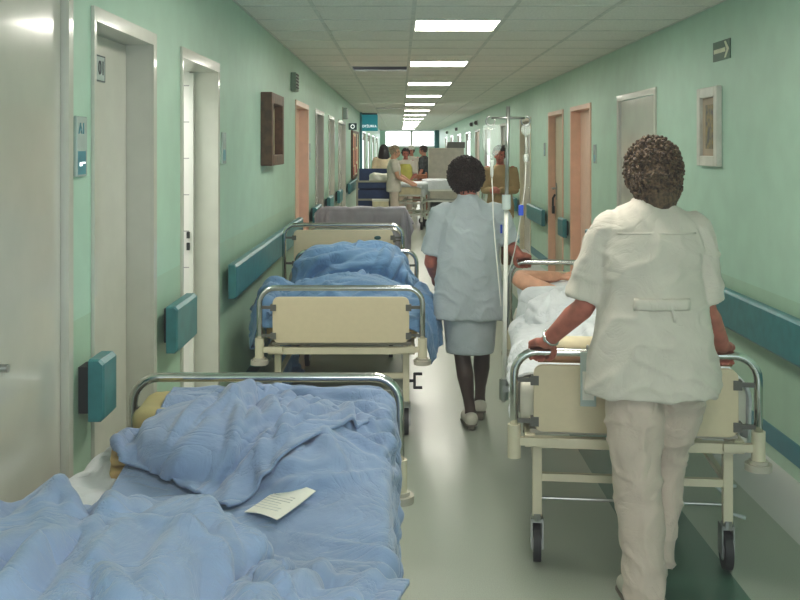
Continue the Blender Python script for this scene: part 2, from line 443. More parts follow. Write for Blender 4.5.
# doors: number, y range of the outer frame, leaf, frame, recess
LEFT = [(1,1.88,2.955,'gloss','steelframe',.012), (2,3.16,3.97,'steelframe','steelframe',.10), (3,4.44,5.36,None,'steelframe',.10),
        (4,9.3,10.6,'peach','peachl',.09), (5,11.5,12.7,'greyd','greyd',.06), (6,13.6,14.8,'greyd','steelframe',.05), (7,15.7,17.8,'greyd','steelframe',.06),
        (8,25.6,28.2,'greyd','steelframe',.04), (9,30,32.4,'greyd','steelframe',.04), (10,35,37.5,'greyd','steelframe',.04), (11,40,43,'greyd','steelframe',.04)]
RIGHT = [(12,7.4,8.72,'gloss','steelframe',.012), (13,9.93,11.12,'peachl','peach',.10), (14,11.62,12.78,'cream','peach',.08), (15,14.5,15.8,'greyd','cream',.06),
         (16,17.6,18.9,'greyd','steelframe',.03), (17,20.9,22.3,'greyd','steelframe',.03), (18,23.8,25.2,'peachl','steelframe',.03), (19,26.8,28.8,'greyd','steelframe',.03),
         (20,31,33,'greyd','steelframe',.03), (21,35.5,37.5,'greyd','steelframe',.03), (22,40,42,'greyd','steelframe',.03)]
def wall_side(name, X, sgn, doors):
    bm = B(); a, b = (X-.32, X) if sgn < 0 else (X, X+.32)
    y = Y0
    for (_, y0, y1, *r) in doors:
        bx(bm, a, b, y, y0+.04, 0, HC); bx(bm, a, b, y0+.04, y1-.04, (2.36 if _ == 1 else ZF)-.04, HC); y = y1-.04
    bx(bm, a, b, y, Y1, 0, HC)
    return struct(name, bm, M['wall'])
wall_side('wall_left', XL, -1, LEFT); wall_side('wall_right', XR, 1, RIGHT)
def band(name, X, sgn, doors):
    bm = B(); y = Y0
    a, b = (X, X+.006) if sgn < 0 else (X-.006, X)
    for (_, y0, y1, *r) in doors: bx(bm, a, b, y, y0-.002, .076, .185); y = y1+.002
    bx(bm, a, b, y, Y1, .076, .185)
    struct(name, bm, M['tealband'])
band('baseboard_left', XL, -1, LEFT); band('baseboard_right', XR, 1, RIGHT)
def door(sgn, n, y0, y1, leaf, frame, rec):
    X = XL if sgn < 0 else XR; s = -sgn     # s points into the corridor
    d = sempty('door_%d' % n, (X, (y0+y1)/2, 0)); h = (y1-y0)/2; fw = .05; fn = .022 if sgn < 0 else .05; zf = 2.36 if n == 1 else ZF
    if n == 1: fw = .04
    bm = B()
    def b(u0, u1, v0, v1, z0, z1):          # u along the corridor, v out of the wall
        xa, xb = sorted((s*v0, s*v1)); bx(bm, xa, xb, u0, u1, z0, z1)
    b(-h, -h+fn, 0, .012, 0, zf); b(h-fw, h, 0, .012, 0, zf); b(-h+fn, h-fw, 0, .012, zf-fw, zf)
    b(-h+.041, -h+.043, -rec-.05, 0, 0, zf-fw); b(h-fw, h-.041, -rec-.05, 0, 0, zf-fw); b(-h+.043, h-fw, -rec-.05, 0, zf-fw, zf-.041)
    obj('door_frame', bm, M[frame], d, bevel=.003)
    if leaf:
        bm = B(); b(-h+.046, h-fw-.004, -rec-.04, -rec, .008, zf-fw-.004); obj('door_leaf', bm, M[leaf], d)
    return d
DO = {}
for t in LEFT: DO[t[0]] = door(-1, *t)
for t in RIGHT: DO[t[0]] = door(1, *t)
# keyhole of the near cupboard-like door, with a scratched patch around it
bm = B(); cyl(bm, (.012-.01, .045, 1.095), (1,0,0), .011, .02, 16)
obj('lock', bm, M['steel'], DO[1])
# number plate on the second door
pl = obj('number_plate', bx(B(), -.0995, -.096, -.07, .06, 1.905, 2.005), M['plate'], DO[2], bevel=.002)
bm = B()
for (a,b,c,e) in ((-.068,.058,1.999,2.003),(-.068,.058,1.907,1.911),(-.068,-.064,1.907,2.003),(.054,.058,1.907,2.003)): bx(bm, -.096, -.0952, a, b, c, e)
obj('border', bm, M['ink'], pl)
text_on('numerals', '01', .075, M['ink'], pl, (-.0955, .012, 1.955), '+x')
# open washroom door: tiled room behind, latch keeps on the jamb
wr = struct('wall_washroom', bx(bx(bx(B(), -2.25, XL-.32, 5.30, 5.34, 0, HC), -2.29, -2.25, 4.3, 5.34, 0, HC), -2.25, XL-.32, 4.26, 4.30, 0, HC), M['tile'])
struct('ceiling_washroom', bx(B(), -2.29, XL-.32, 4.26, 5.34, HC-.2, HC-.15), M['ceil'])
bm = B(); bx(bm, -.32, -.142, .38, .419, 0, ZF-.042); obj('inner_jamb', bm, M['tile'], DO[3])
bm = B(); bx(bm, -.14, -.118, .368, .4, 0, ZF-.06); obj('inner_frame', bm, M['white'], DO[3])
bm = B(); bx(bm, -.152, -.136, .355, .38, 1.165, 1.20); bx(bm, -.152, -.136, .355, .38, 1.10, 1.14); obj('strike_plate', bm, M['dark'], DO[3])
wl = bpy.data.lights.new('washroom fill light', 'AREA'); wl.energy = 14; wl.size = .5; wo = bpy.data.objects.new('washroom fill light', wl); C.objects.link(wo); wo.location = (-1.75, 4.8, HC-.22)  # unseen light added to brighten the tiled room
# lever handle with hanging keys on the peach ward door on the right
d = DO[14]; bm = B(); bx(bm, .068, .08, .40, .44, .98, 1.2); hp = obj('handle_plate', bm, M['steel'], d, bevel=.002)
bm = B(); tube(bm, [(.075,.42,1.13),(.025,.42,1.13),(.02,.39,1.13),(.02,.30,1.13)], .012, 10, 3); obj('lever', bm, M['steel'], hp, smooth=True)
bm = B(); tube(bm, [(.06,.42,1.05),(.03,.42,1.0),(.03,.42,.9)], .014, 8); bx(bm, .02, .05, .385, .455, .80, .9); obj('key_bunch', bm, M['dark'], hp)
for n in (5,6,7,8,9,10,11):
    bm = B(); tube(bm, [(-.07,-.38,1.05),(-.01,-.38,1.05),(-.01,-.28,1.05)], .01, 8); obj('handle', bm, M['steel'], DO[n])
for n in (15,16,17,18,19,20,21,22):
    bm = B(); tube(bm, [(.07,-.42,1.05),(.01,-.42,1.05),(.01,-.32,1.05)], .01, 8); obj('handle', bm, M['steel'], DO[n])
# emissive upper panels in distant doors: left glass, right painted window reflections
M['glow'] = emit('painted window glow', (236,244,246), .9)
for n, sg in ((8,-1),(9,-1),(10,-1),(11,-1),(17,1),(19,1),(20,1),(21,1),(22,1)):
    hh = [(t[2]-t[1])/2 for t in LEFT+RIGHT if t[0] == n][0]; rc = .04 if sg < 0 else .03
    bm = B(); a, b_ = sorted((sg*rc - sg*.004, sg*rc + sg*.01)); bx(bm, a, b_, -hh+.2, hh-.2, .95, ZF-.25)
    obj('glow_panel', bm, M['glow'], DO[n])
# ------------------------------------------------------------ ends
bm = B(); bx(bm, XL-.3, XR+.3, Y1, Y1+.3, 0, 1.72); bx(bm, XL-.3, -.78, Y1, Y1+.3, 1.72, HC); bx(bm, 1.78, XR+.3, Y1, Y1+.3, 1.72, HC); bx(bm, -.78, 1.78, Y1, Y1+.3, 2.54, HC)
struct('wall_end', bm, M['wall'])
w = sempty('window_1', (0, Y1, 0)); bm = B()
for (a,b,c,e) in ((-.78,-.72,1.72,2.54),(1.72,1.78,1.72,2.54),(.53,.65,1.72,2.54),(-.72,1.72,1.72,1.77),(-.72,1.72,2.49,2.54)): bx(bm, a, b, -.01, .06, c, e)
obj('window_frame', bm, M['white'], w)
M['pane'] = emit('overexposed daylight pane', (246,250,255), 3.2)
for a,b in ((-.72,.53),(.65,1.72)): obj('pane', bx(B(), a, b, .02, .03, 1.77, 2.49), M['pane'], w)
obj('window_sill', bx(B(), -.85, 1.8, -.09, .0, 1.68, 1.72), M['white'], w)
# unseen wall behind the viewer; large window added for fill light
bm = B(); bx(bm, XL-.3, XR+.3, Y0-.3, Y0, 0, .3); bx(bm, XL-.3, -.9, Y0-.3, Y0, .3, HC); bx(bm, 1.85, XR+.3, Y0-.3, Y0, .3, HC); bx(bm, -.9, 1.85, Y0-.3, Y0, 2.5, HC)
struct('wall_back', bm, M['wall'])
w = sempty('window_fill', (0, Y0, 0)); bm = B()
for (a,b,c,e) in ((-.9,-.84,.3,2.5),(1.79,1.85,.3,2.5),(.44,.5,.3,2.5),(-.84,1.79,.3,.36),(-.84,1.79,2.44,2.5)): bx(bm, a, b, -.12, -.05, c, e)
obj('window_frame', bm, M['white'], w)
# teal pilasters / portal where the corridor passes into the far ward
bm = B(); bx(bm, XL, XL+.05, 24.3, 24.5, 0, HC); struct('trim_1', bm, M['tealband'])
bm = B(); bx(bm, XR-.22, XR, Y1-.5, Y1, 0, HC); struct('trim_2', bm, M['teal'])
# ------------------------------------------------------------ ceiling grid
cols = [XL, -.55, .09, .73, 1.36, XR]; P = .64; rows = [6.72+P*k for k in range(-14, 67)]
MISS = {(1, 20), (1, 37)}                     # (column, row) of the lifted tiles
LROWS = [4+5*k for k in range(0, 15)]         # rows with a light: y = 6.72+.64*(k-14)
bm = B()
for i in range(len(rows)-1):
    for j in range(5):
        if j == 2 and i in LROWS: continue
        if (j, i) in MISS: continue
        y0, y1 = max(rows[i], Y0), min(rows[i+1], Y1)
        if y1 <= y0: continue
        bx(bm, cols[j]+.004, cols[j+1]-.004, y0+.004, y1-.004, HC, HC+.015)
struct('ceiling', bm, M['ceil'])
bm = B()
for x in cols: bx(bm, x-.013, x+.013, Y0, Y1, HC-.005, HC+.012)
struct('trim_3', bm, M['tbar'])
bm = B()
for y in rows:
    if Y0 < y < Y1: bx(bm, XL, XR, y-.009, y+.009, HC-.004, HC+.012)
struct('trim_4', bm, M['tbar'])
struct('ceiling_void', bx(B(), XL-.3, XR+.3, Y0-.3, Y1+.3, HC+.4, HC+.45), M['void'])
ordn = ['behind the viewer over the near end', 'overhead just in front of the viewer', 'largest of the lit row in view', 'second of the lit row in view', 'third of the lit row in view', 'fourth of the lit row in view', 'fifth of the lit row in view',
        'sixth of the lit row in view', 'seventh of the lit row in view', 'eighth of the lit row in view', 'ninth of the lit row in view', 'tenth of the lit row in view', 'eleventh, far down by the end window', 'twelfth, far down by the end window', 'last, right before the end window']
proto = None
for k, i in enumerate(LROWS):
    y = rows[i]+P/2
    if proto is None:
        t = proto = thing('ceiling_light', 'x', 'ceiling light', (.41, y, HC))
        bm = B(); 
        for (a,b,c,e) in ((-.31,-.295,-.31,.31),(.295,.31,-.31,.31),(-.295,.295,-.31,-.295),(-.295,.295,.295,.31)): bx(bm, a, b, c, e, -.006, .07)
        obj('frame', bm, M['white'], t); obj('diffuser', bx(B(), -.295, .295, -.295, .295, .004, .012), M['lamp'], t)
        obj('housing', bx(B(), -.3, .3, -.3, .3, .06, .075), M['white'], t)
    else:
        t = copy_tree(proto); t.location = (.41, y, HC)
    tag(t, 'square recessed ceiling light panel glowing white, %s' % ordn[k], 'ceiling light', 'recessed ceiling lights in a row')
# ------------------------------------------------------------ teal bumper rails
def rail(side, y0, y1, label):
    s = 1 if side == 'L' else -1; X = XL if s > 0 else XR; z0, z1 = (.80, .997) if s > 0 else (.61, .83)
    t = thing('wall_bumper_rail', label, 'bumper rail', (X, (y0+y1)/2, 0), 0, 'teal wall bumper rails'); h = (y1-y0)/2
    pr = .09 if s > 0 else .085
    prof = [(pr-.048,z0),(pr-.012,z0),(pr,z0+.014),(pr,z1-.014),(pr-.012,z1),(pr-.048,z1)]
    bm = B(); r = []
    for y in (-h, -h+.012, h-.012, h):
        q = .004 if abs(y) == h else 0
        r.append([bm.verts.new((s*(u-q if u > pr-.04 else u), y, z+(q if z < (z0+z1)/2 else -q))) for u, z in prof])
    n = len(prof)
    for a, b in zip(r, r[1:]):
        for k in range(n): bm.faces.new((a[k], a[(k+1)%n], b[(k+1)%n], b[k]))
    bm.faces.new(r[0]); bm.faces.new(r[-1][::-1]); obj('bumper_face', bm, M['teal'], t)
    nb = max(1, int((y1-y0)/1.2)); k = 0
    for k in range(nb):
        yy = -h+(k+.5)*2*h/nb; a, b = sorted((0, s*(pr-.046))); w_ = min(.06, h*.55)
        obj('bracket', bx(B(), a, b, yy-w_, yy+w_, z0+.02, z1-.03), M['dark'], t)
rail('L', 3.0, 3.15, 'short teal bumper rail block between glossy near door and door 01')
rail('L', 4.0, 4.40, 'teal bumper rail block between door 01 and the open washroom door')
rail('L', 5.45, 9.2, 'long teal bumper rail under the brown framed picture')
rail('L', 10.7, 11.4, 'teal bumper rail just past the peach door on the left')
rail('L', 12.8, 13.5, 'small teal bumper rail between the two grey doors past the peach door')
rail('L', 14.9, 15.6, 'distant teal bumper rail between the last near doors on the left')
rail('L', 17.9, 24.1, 'distant teal bumper rail beneath the notice board')
rail('R', .3, 7.3, 'long teal bumper rail at right foreground under the white framed picture')
rail('R', 8.8, 9.85, 'teal bumper rail between glossy grey door and nearer peach door on right wall')
rail('R', 11.19, 11.55, 'short teal bumper block between the two peach doors on the right')
rail('R', 12.86, 14.4, 'teal bumper rail beyond the far peach door, behind the drip tubes')
rail('R', 15.9, 17.5, 'distant teal bumper rail behind the person in tan')
# ------------------------------------------------------------ wall things
t = thing('direction_sign', 'slim A1 wall plaque fading to blue, between glossy door and door 01', 'sign', (XL, 3.03, 1.665), 0)
obj('panel', bx(B(), 0, .012, -.042, .055, -.095, .095), M['plate'], t, bevel=.003)
obj('blue_field', bx(B(), .0118, .0128, -.034, .040, -.088, -.015), M['tealink'], t)
text_on('lettering', 'A1', .05, M['tealink'], t, (.0128, .0, .055), '+x')
bm = B(); bx(bm, .0126, .0134, .0, .034, -.055, -.049); bx(bm, .0126, .0134, -.02, .005, -.062, -.05); obj('arrow', bm, M['signwhite'], t)
def plaque(X, y, z, h, lab, w=.055):
    s = 1 if X < 0 else -1; t = thing('room_sign', lab, 'sign', (X, y, z))
    a, b = sorted((0, s*.012)); obj('panel', bx(B(), a, b, -w, w, -h/2, h/2), M['plate'], t, bevel=.002)
    a, b = sorted((s*.0115, s*.0128)); obj('print', bx(B(), a, b, -w*.7, w*.7, -h*.4, -h*.05), M['tealink'], t)
plaque(XL, 5.5, 1.66, .18, 'slim room plaque just past the open washroom door')
plaque(XL, 10.72, 1.62, .18, 'slim room plaque just past the peach door on the left')
plaque(XR, 9.72, 1.60, .19, 'slim grey room plaque beside the nearer peach door on the right')
plaque(XR, 13.1, 1.64, .18, 'slim room plaque beside the farther peach door on the right')
t = thing('framed_picture', 'tall deep brown wooden framed picture on the left wall', 'picture', (XL, 7.36, 1.80))
bm = B(); 
for (a,b,c,e) in ((-.36,-.28,-.27,.27),(.28,.36,-.27,.27),(-.28,.28,-.27,-.19),(-.28,.28,.19,.27)): bx(bm, 0, .085, a, b, c, e)
obj('frame', bm, M['brownwood'], t, bevel=.006); obj('canvas', bx(B(), .01, .02, -.28, .28, -.19, .19), M['art2'], t)
t = thing('framed_picture', 'white framed picture with beige mount and dark print on right wall', 'picture', (XR, 6.1, 1.795))
bm = B()
for (a,b,c,e) in ((-.2,-.135,-.25,.25),(.135,.2,-.25,.25),(-.135,.135,-.25,-.185),(-.135,.135,.185,.25)): bx(bm, -.035, 0, a, b, c, e)
obj('frame', bm, M['frame_w'], t, bevel=.005); obj('mount', bx(B(), -.014, -.008, -.135, .135, -.185, .185), M['matb'], t); obj('print', bx(B(), -.0165, -.0138, -.07, .07, -.14, .14), M['art'], t)
t = thing('exit_sign', 'green direction sign with pale arrow pointing right, high on right wall', 'sign', (XR, 5.9, 2.26))
obj('panel', bx(B(), -.006, 0, -.155, .155, -.06, .06), M['exitg'], t)
bm = B(); X = -.0075
bx(bm, X, X+.002, -.075, .135, -.013, .013)
for s in (1,-1):
    v = [bm.verts.new((x_, y_, z_*s)) for x_ in (X, X+.002) for y_, z_ in ((-.14,0),(-.085,.05),(-.055,.05),(-.10,0))]
    for f in ((0,1,2,3),(7,6,5,4),(0,4,5,1),(1,5,6,2),(2,6,7,3),(3,7,4,0)): bm.faces.new([v[i] for i in f])
obj('arrow', bm, M['exitw'], t)
t = thing('wall_vent', 'small grey green box high on left wall past the brown picture', 'vent', (XL, 9.05, 2.28))
obj('box', bx(B(), 0, .05, -.12, .12, -.085, .085), M['greenlamp'], t, bevel=.006)
bm = B(); [bx(bm, .05, .054, -.1, .1, z, z+.012) for z in (-.06,-.03,0,.03,.06)]; obj('slat', bm, M['dark'], t)
t = thing('wall_lamp', 'small pale wall lamp high on the left wall near the notice board', 'lamp', (XL, 17.0, 2.27))
obj('case', rbox(B(), (.05,0,0), (.05,.09,.1), .03), M['plate'], t, smooth=True); obj('back_plate', bx(B(), 0, .012, -.1, .1, -.11, .11), M['greyp'], t)
# small projecting sign with ring symbol
t = thing('projecting_sign', 'small dark teal projecting sign with a pale ring above notice board', 'sign', (XL, 19.0, 2.085))
obj('panel', bx(B(), .0, .16, -.01, .01, -.065, .065), M['signdark'], t)
bm = B(); pts = [(.08+.035*math.cos(a), -.013, .035*math.sin(a)) for a in np.linspace(0, 2*PI, 20)]; tube(bm, pts, .007, 6); obj('ring_symbol', bm, M['signwhite'], t)
# hanging ward sign
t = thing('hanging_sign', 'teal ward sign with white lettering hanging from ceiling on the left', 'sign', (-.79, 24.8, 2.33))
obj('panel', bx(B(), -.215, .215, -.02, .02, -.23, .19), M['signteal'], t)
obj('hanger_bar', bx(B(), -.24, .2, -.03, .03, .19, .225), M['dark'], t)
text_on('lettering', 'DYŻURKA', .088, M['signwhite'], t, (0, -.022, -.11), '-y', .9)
# notice board
t = thing('notice_board', 'notice board pinned with red and salmon papers on left wall', 'notice board', (XL, 21.3, 1.55))
obj('panel', bx(B(), 0, .03, -1.4, 1.4, -.5, .45), M['creamtop'], t)
bm = B()
for (a,b,c,e) in ((-1.45,-1.38,-.53,.48),(1.38,1.45,-.53,.48),(-1.38,1.38,-.53,-.48),(-1.38,1.38,.43,.48)): bx(bm, 0, .045, a, b, c, e)
obj('frame', bm, M['brownwood'], t)
for (y,z,w_,h_,m) in ((-1.0,.25,.25,.14,'salmon'),(-.3,.2,.25,.16,'redp'),(.5,.28,.3,.14,'brownwood'),(-1.0,-.12,.3,.18,'salmon'),(-.2,-.1,.28,.16,'redp'),(.6,-.05,.3,.14,'salmon'),(-.8,-.38,.3,.09,'redp'),(.4,-.35,.35,.1,'redp')):
    obj('pinned_paper', bx(B(), .03, .034, y-w_, y+w_, z-h_, z+h_), M[m], t)
# call lamps over the right doors
for k, (y, lab) in enumerate(((24.4,'nearest of four small dark call lamps high on far right wall'),(26.0,'second nearest of four small dark call lamps high on far right wall'),(33,'third of four small dark call lamps high on far right wall'),(39.6,'farthest of four small dark call lamps high on right wall'))):
    t = thing('wall_lamp', lab, 'lamp', (XR, y, 2.3), 0, 'call lamps over the right hand doors')
    obj('dome', ellip(B(), (-.05,0,0), (.05,.05,.06), 2), M['greyd2'], t, smooth=True); obj('base', bx(B(), -.02, 0, -.06, .06, -.07, .07), M['plate'], t)
V = Vector
# ================================================================ BEDS
def end_frame(root, y, W, ztop, b0, b1, sg, chrome='chrome', discs=(1,1), oval=False):
    r = .09; hw = W/2; pts = [(-hw,y,.47),(-hw,y,ztop-r)]
    for k in range(1, 7): a = PI-PI/2*k/6; pts.append((-hw+r+r*math.cos(a), y, ztop-r+r*math.sin(a)))
    for k in range(0, 7): a = PI/2-PI/2*k/6; pts.append((hw-r+r*math.cos(a), y, ztop-r+r*math.sin(a)))
    pts.append((hw,y,.47))
    obj('end_rail', tube(B(), pts, .0165, 14), M['chrome'], root, smooth=True)
    bw = W-.15; bo = obj('end_board', rrect(B(), bw, b1-b0, .02, .035, 5, (0,y,(b0+b1)/2)), M['board'], root, bevel=.003)
    for s in (-1, 1):
        for z in (b0+.04, b1-.06):
            bm = B(); bx(bm, *sorted((s*(bw/2-.02), s*(bw/2+.012))), y-.018, y+.018, z-.018, z+.018)
            bx(bm, *sorted((s*(bw/2+.01), s*(hw))), y-.008, y+.008, z-.008, z+.008)
            obj('board_clip', bm, M['greyd2'], bo)
        sl = obj('post_sleeve', cyl(B(), (s*hw,y,.515), (0,0,1), .026, .13, 16), M['cream'], root, smooth=True, angle=40)
        if discs[0 if s < 0 else 1]:
            bm = B(); cyl(bm, (s*hw,y+sg*.0,.445), (0,0,1), .05, .025, 24); cyl(bm, (s*hw,y,.455), (0,0,1), .036, .03, 20)
            obj('corner_bumper', bm, M['greyp'], sl, smooth=True, angle=40)
        bx_ = bx(B(), *sorted((s*(hw-.13), s*(hw-.015))), y-.012, y+.012, .5, .53); obj('post_arm', bx_, M['cream'], sl)
    if oval:
        bm = B(); ellip(bm, (bw/2-.12, y-.012, b1-.06), (.028,.006,.016), 2); obj('badge', bm, M['signdark'], bo, smooth=True)
    return bo
def bed(loc, yaw, label, W=.925, L=1.95, near=(.865,.555,.815), far=(.865,.555,.815), discs=(1,1), crank=True, oval=False, mcol='tan', mz=.68, mlabel=None, pedal=False):
    t = thing('hospital_bed', label, 'bed', loc, yaw, 'wheeled hospital beds')
    end_frame(t, 0, W, *near, -1, discs=discs, oval=oval); end_frame(t, L, W, *far, 1)
    bm = B()
    for s in (-1, 1): bx(bm, s*.40-.02, s*.40+.02, .03, L-.03, .48, .53)
    for y in (.03, L-.03, .7, 1.3): bx(bm, -.38, .38, y-.02, y+.02, .485, .525)
    obj('bed_frame', bm, M['cream'], t, bevel=.004)
    obj('mattress_deck', bx(B(), -.40, .40, .06, L-.06, .528, .545), M['greyp'], t)
    for y in (.1, L-.1):
        for s in (-1, 1):
            lg = obj('leg', bx(B(), s*.37-.019, s*.37+.019, y-.019, y+.019, .19, .49), M['cream'], t, bevel=.004)
            bm = B(); cyl(bm, (s*.37,y,.185), (0,0,1), .024, .03, 14); 
            for q in (-1,1): bx(bm, s*.37+q*.022-.003, s*.37+q*.022+.003, y-.02, y+.05, .06, .18)
            bx(bm, s*.37-.025, s*.37+.025, y-.02, y+.035, .165, .178); obj('caster_fork', bm, M['steel'], lg)
            bm = B(); cyl(bm, (s*.37,y+.02,.075), (1,0,0), .075, .03, 28); obj('caster_wheel', bm, M['dark'], lg, smooth=True, angle=40)
            bm = B(); cyl(bm, (s*.37,y+.02,.075), (1,0,0), .04, .034, 20); obj('wheel_hub', bm, M['steel'], lg, smooth=True, angle=40)
        obj('cross_bar', bx(B(), -.355, .355, y-.012, y+.012, .33, .36), M['cream'], t)
        obj('brake_rod', tube(B(), [(-.355,y+.01,.255),(.355,y+.01,.255)], .006, 8), M['steel'], t)
    bm = B(); 
    for s in (-1,1): bx(bm, s*.37-.012, s*.37+.012, .12, L-.12, .335, .355)
    obj('side_bar', bm, M['cream'], t)
    if crank:
        bm = B(); tube(bm, [(.36,.16,.30),(.42,.16,.30)], .009, 8); tube(bm, [(.42,.16,.345),(.42,.16,.255)], .008, 8); tube(bm, [(.415,.16,.34),(.465,.16,.34)], .009, 8); tube(bm, [(.415,.16,.26),(.465,.16,.26)], .009, 8)
        obj('crank_handle', bm, M['dark'], t)
    if pedal:
        bm = B(); tube(bm, [(.38,.42,.24),(.42,.40,.2),(.44,.36,.13),(.50,.34,.12)], .009, 8); tube(bm, [(.40,.42,.22),(.48,.42,.225)], .008, 8); obj('brake_pedal', bm, M['plate'], t)
    if mcol:
        m = obj('mattress', rbox(B(), (0, L/2, (.545+mz)/2+.002), (.445, L/2-.05, (mz-.545)/2), .045, 4), M[mcol], None, smooth=True)
        m.location = loc; m.rotation_euler = (0,0,yaw); tag(m, mlabel, 'mattress')
    return t
def at(o, loc, yaw): o.location = loc; o.rotation_euler = (0,0,yaw); return o
# ------------ bed 1: right in front on the left
b1 = (-.4635, 1.38, 0)
bed(b1, 0, 'wheeled bed in left foreground heaped with crumpled blue sheets', mcol='mattr', mlabel='off white mattress under the blue sheets of the foreground bed', L=1.95)
p = obj('pillow', rbox(B(), (0,0,0), (.17,.13,.045), .04, 5), M['mustard'], smooth=True); displace(p.data, lambda c, n: .012*noise.noise(c*6))
at(p, (b1[0]-.225, 3.165, .785), 0); tag(p, 'mustard yellow pillow at the far left corner of the foreground bed', 'pillow')
WALLX = lambda P: P[...,0]+.505
def S1(P):
    d = np.minimum(sd_box(P, (0,.975,.61), (.44,.93,.075), .04), sd_rbox(P, (.03,1.40,.735), (.40,.49,.035), .03, .165))
    d = np.minimum(d, sd_box(P, (0,1.95,.60), (.39,.012,.215), .01))
    d = np.minimum(d, sd_ell(P, (.18,1.50,.74), (.2,.35,.10)))
    return np.minimum(d, sd_ell(P, (-.22,.34,.64), (.60,.50,.22)))
nx, ny = 84, 104
P0 = grid(-.32, .54, .50, 1.925, nx, ny, .90)
P = cloth(P0, .96/nx*1.0, 1.58/ny, S1, 130, 8, .006, 3, .04, fric=.9)
o = at(cloth_obj('sheet', P, M['blue'], w=.9, h=1.45, n=70, amp=.014, wid=.016, ang=20, spread=35, ln=.4, seed=4, foci=((.2,1.3,9,.6,-80,10),(.75,1.3,6,.5,200,280))), b1, 0); tag(o, 'wrinkled pale blue sheet spread over the foreground bed, hanging down its right side', 'sheet')
def sheet_field(P):
    g = 40; x0, y0, sx, sy = -.6, .3, 1.3/g, 1.7/g
    H = np.full((g, g), .69)
    q = P.reshape(-1,3); i = ((q[:,1]-y0)/sy).astype(int).clip(0,g-1); j = ((q[:,0]-x0)/sx).astype(int).clip(0,g-1)
    np.maximum.at(H, (i,j), q[:,2])
    def f(p):
        u = ((p[...,0]-x0)/sx-.5).clip(0, g-1.001); v = ((p[...,1]-y0)/sy-.5).clip(0, g-1.001); a = v.astype(int); b = u.astype(int); fu = u-b; fv = v-a
        h = H[a,b]*(1-fu)*(1-fv)+H[a+1,b]*(1-fu)*fv+H[a,b+1]*fu*(1-fv)+H[a+1,b+1]*fu*fv
        return p[...,2]-h
    return f
PS = P; F1 = sheet_field(P)
S1b = lambda p: np.minimum(S1(p), np.maximum(F1(p), -.03))
# tan folded blanket peeking out
bm = B(); rbox(bm, (0,0,0), (.10,.15,.016), .015, 4); rbox(bm, (.004,.01,.033), (.095,.145,.016), .015, 4); rbox(bm, (.0,.02,.066), (.09,.14,.016), .015, 4)
o = at(obj('folded_blanket', bm, M['tan'], smooth=True), (-.765, 2.86, .70), R(14)); tag(o, 'folded tan blanket peeking from under the blue sheet corner', 'blanket')
bm = B(); rbox(bm, (0,0,0), (.075,.36,.028), .027, 7)
o = at(obj('bunched_sheet', displace(remesh(bm, .011, 2), lambda c, n: .014*noise.noise(V((c.x*12,c.y*12,c.z*9)))), M['wsheet']), (-.86, 2.82, .70), R(-3)); tag(o, 'white sheet bunched along the left edge of the foreground bed', 'sheet')
P0 = grid(-.26, .24, 1.20, 1.78, 60, 64, .98, R(-34))
S1c = lambda p: np.minimum(np.minimum(np.minimum(S1b(p), sd_box(p, (-.30,1.48,.735), (.12,.16,.06), .03)), sd_ell(p, (-.08,1.48,.79), (.22,.26,.09))), sd_box(p, (-.25,1.785,.785), (.17,.12,.045), .04))
P = cloth(P0, .56/60, .64/64, S1c, 120, 8, .014, 8, .06, fric=.9)
o = at(cloth_obj('sheet_fold', P, M['blue'], thick=.008, w=.6, h=.65, n=26, amp=.018, wid=.017, ang=-62, spread=14, ln=.45, seed=9, foci=((.1,.62,7,.5,-80,-30),)), b1, 0); tag(o, 'gathered fold of blue sheet lying over the pillow end of the foreground bed', 'sheet')
# thick quilt heaped at the near end
P0 = grid(-.48, .29, -.11, .80, 96, 90, .98, R(-15))
P = cloth(P0, .98/96, 1.02/90, lambda p: np.minimum(np.minimum(np.minimum(S1b(p), sd_box(p, (-.15,.33,.72), (.31,.42,.175), .15)), sd_ell(p, (.13,.24,.70), (.30,.44,.13))), WALLX(p)), 130, 8, .02, 12, .06, fric=.9)
o = at(cloth_obj('quilt', P, M['blue'], thick=.012, w=.95, h=1.0, n=48, amp=.017, wid=.021, ang=-72, spread=16, ln=.75, seed=14, foci=((.22,.86,12,.6,-130,-50),(.45,.85,8,.7,-70,-15))), b1, 0); tag(o, 'thick blue quilt heaped at the near end of the foreground bed', 'blanket')
o = obj('paper_note', B(), M['paper']); bm = B()
n = 8
vs = [[bm.verts.new(((j/n-.5)*.11, (i/n-.5)*.155, .006*math.sin(j/n*PI)+.01*(i/n)**2)) for j in range(n+1)] for i in range(n+1)]
for i in range(n):
    for j in range(n): bm.faces.new((vs[i][j], vs[i][j+1], vs[i+1][j+1], vs[i+1][j]))
bm.to_mesh(o.data); bm.free(); so = o.modifiers.new('s','SOLIDIFY'); so.thickness = .002
q_ = np.abs(PS[...,0]-.155) + np.abs(PS[...,1]-1.10); zz_ = PS[...,2][q_ < .05].mean()
o.location = (-.308, 2.48, float(zz_)+.016); o.rotation_euler = (R(6), R(-2), R(-34)); tag(o, 'small white paper slip lying on the blue sheet of the foreground bed', 'paper')
bm = B(); random.seed(2)
for i in range(9): bx(bm, -.042, .015+random.random()*.025, -.055+i*.0125, -.0535+i*.0125, .0085, .0095)
obj('faint_print', bm, M['print_'], o)
NOTE = o
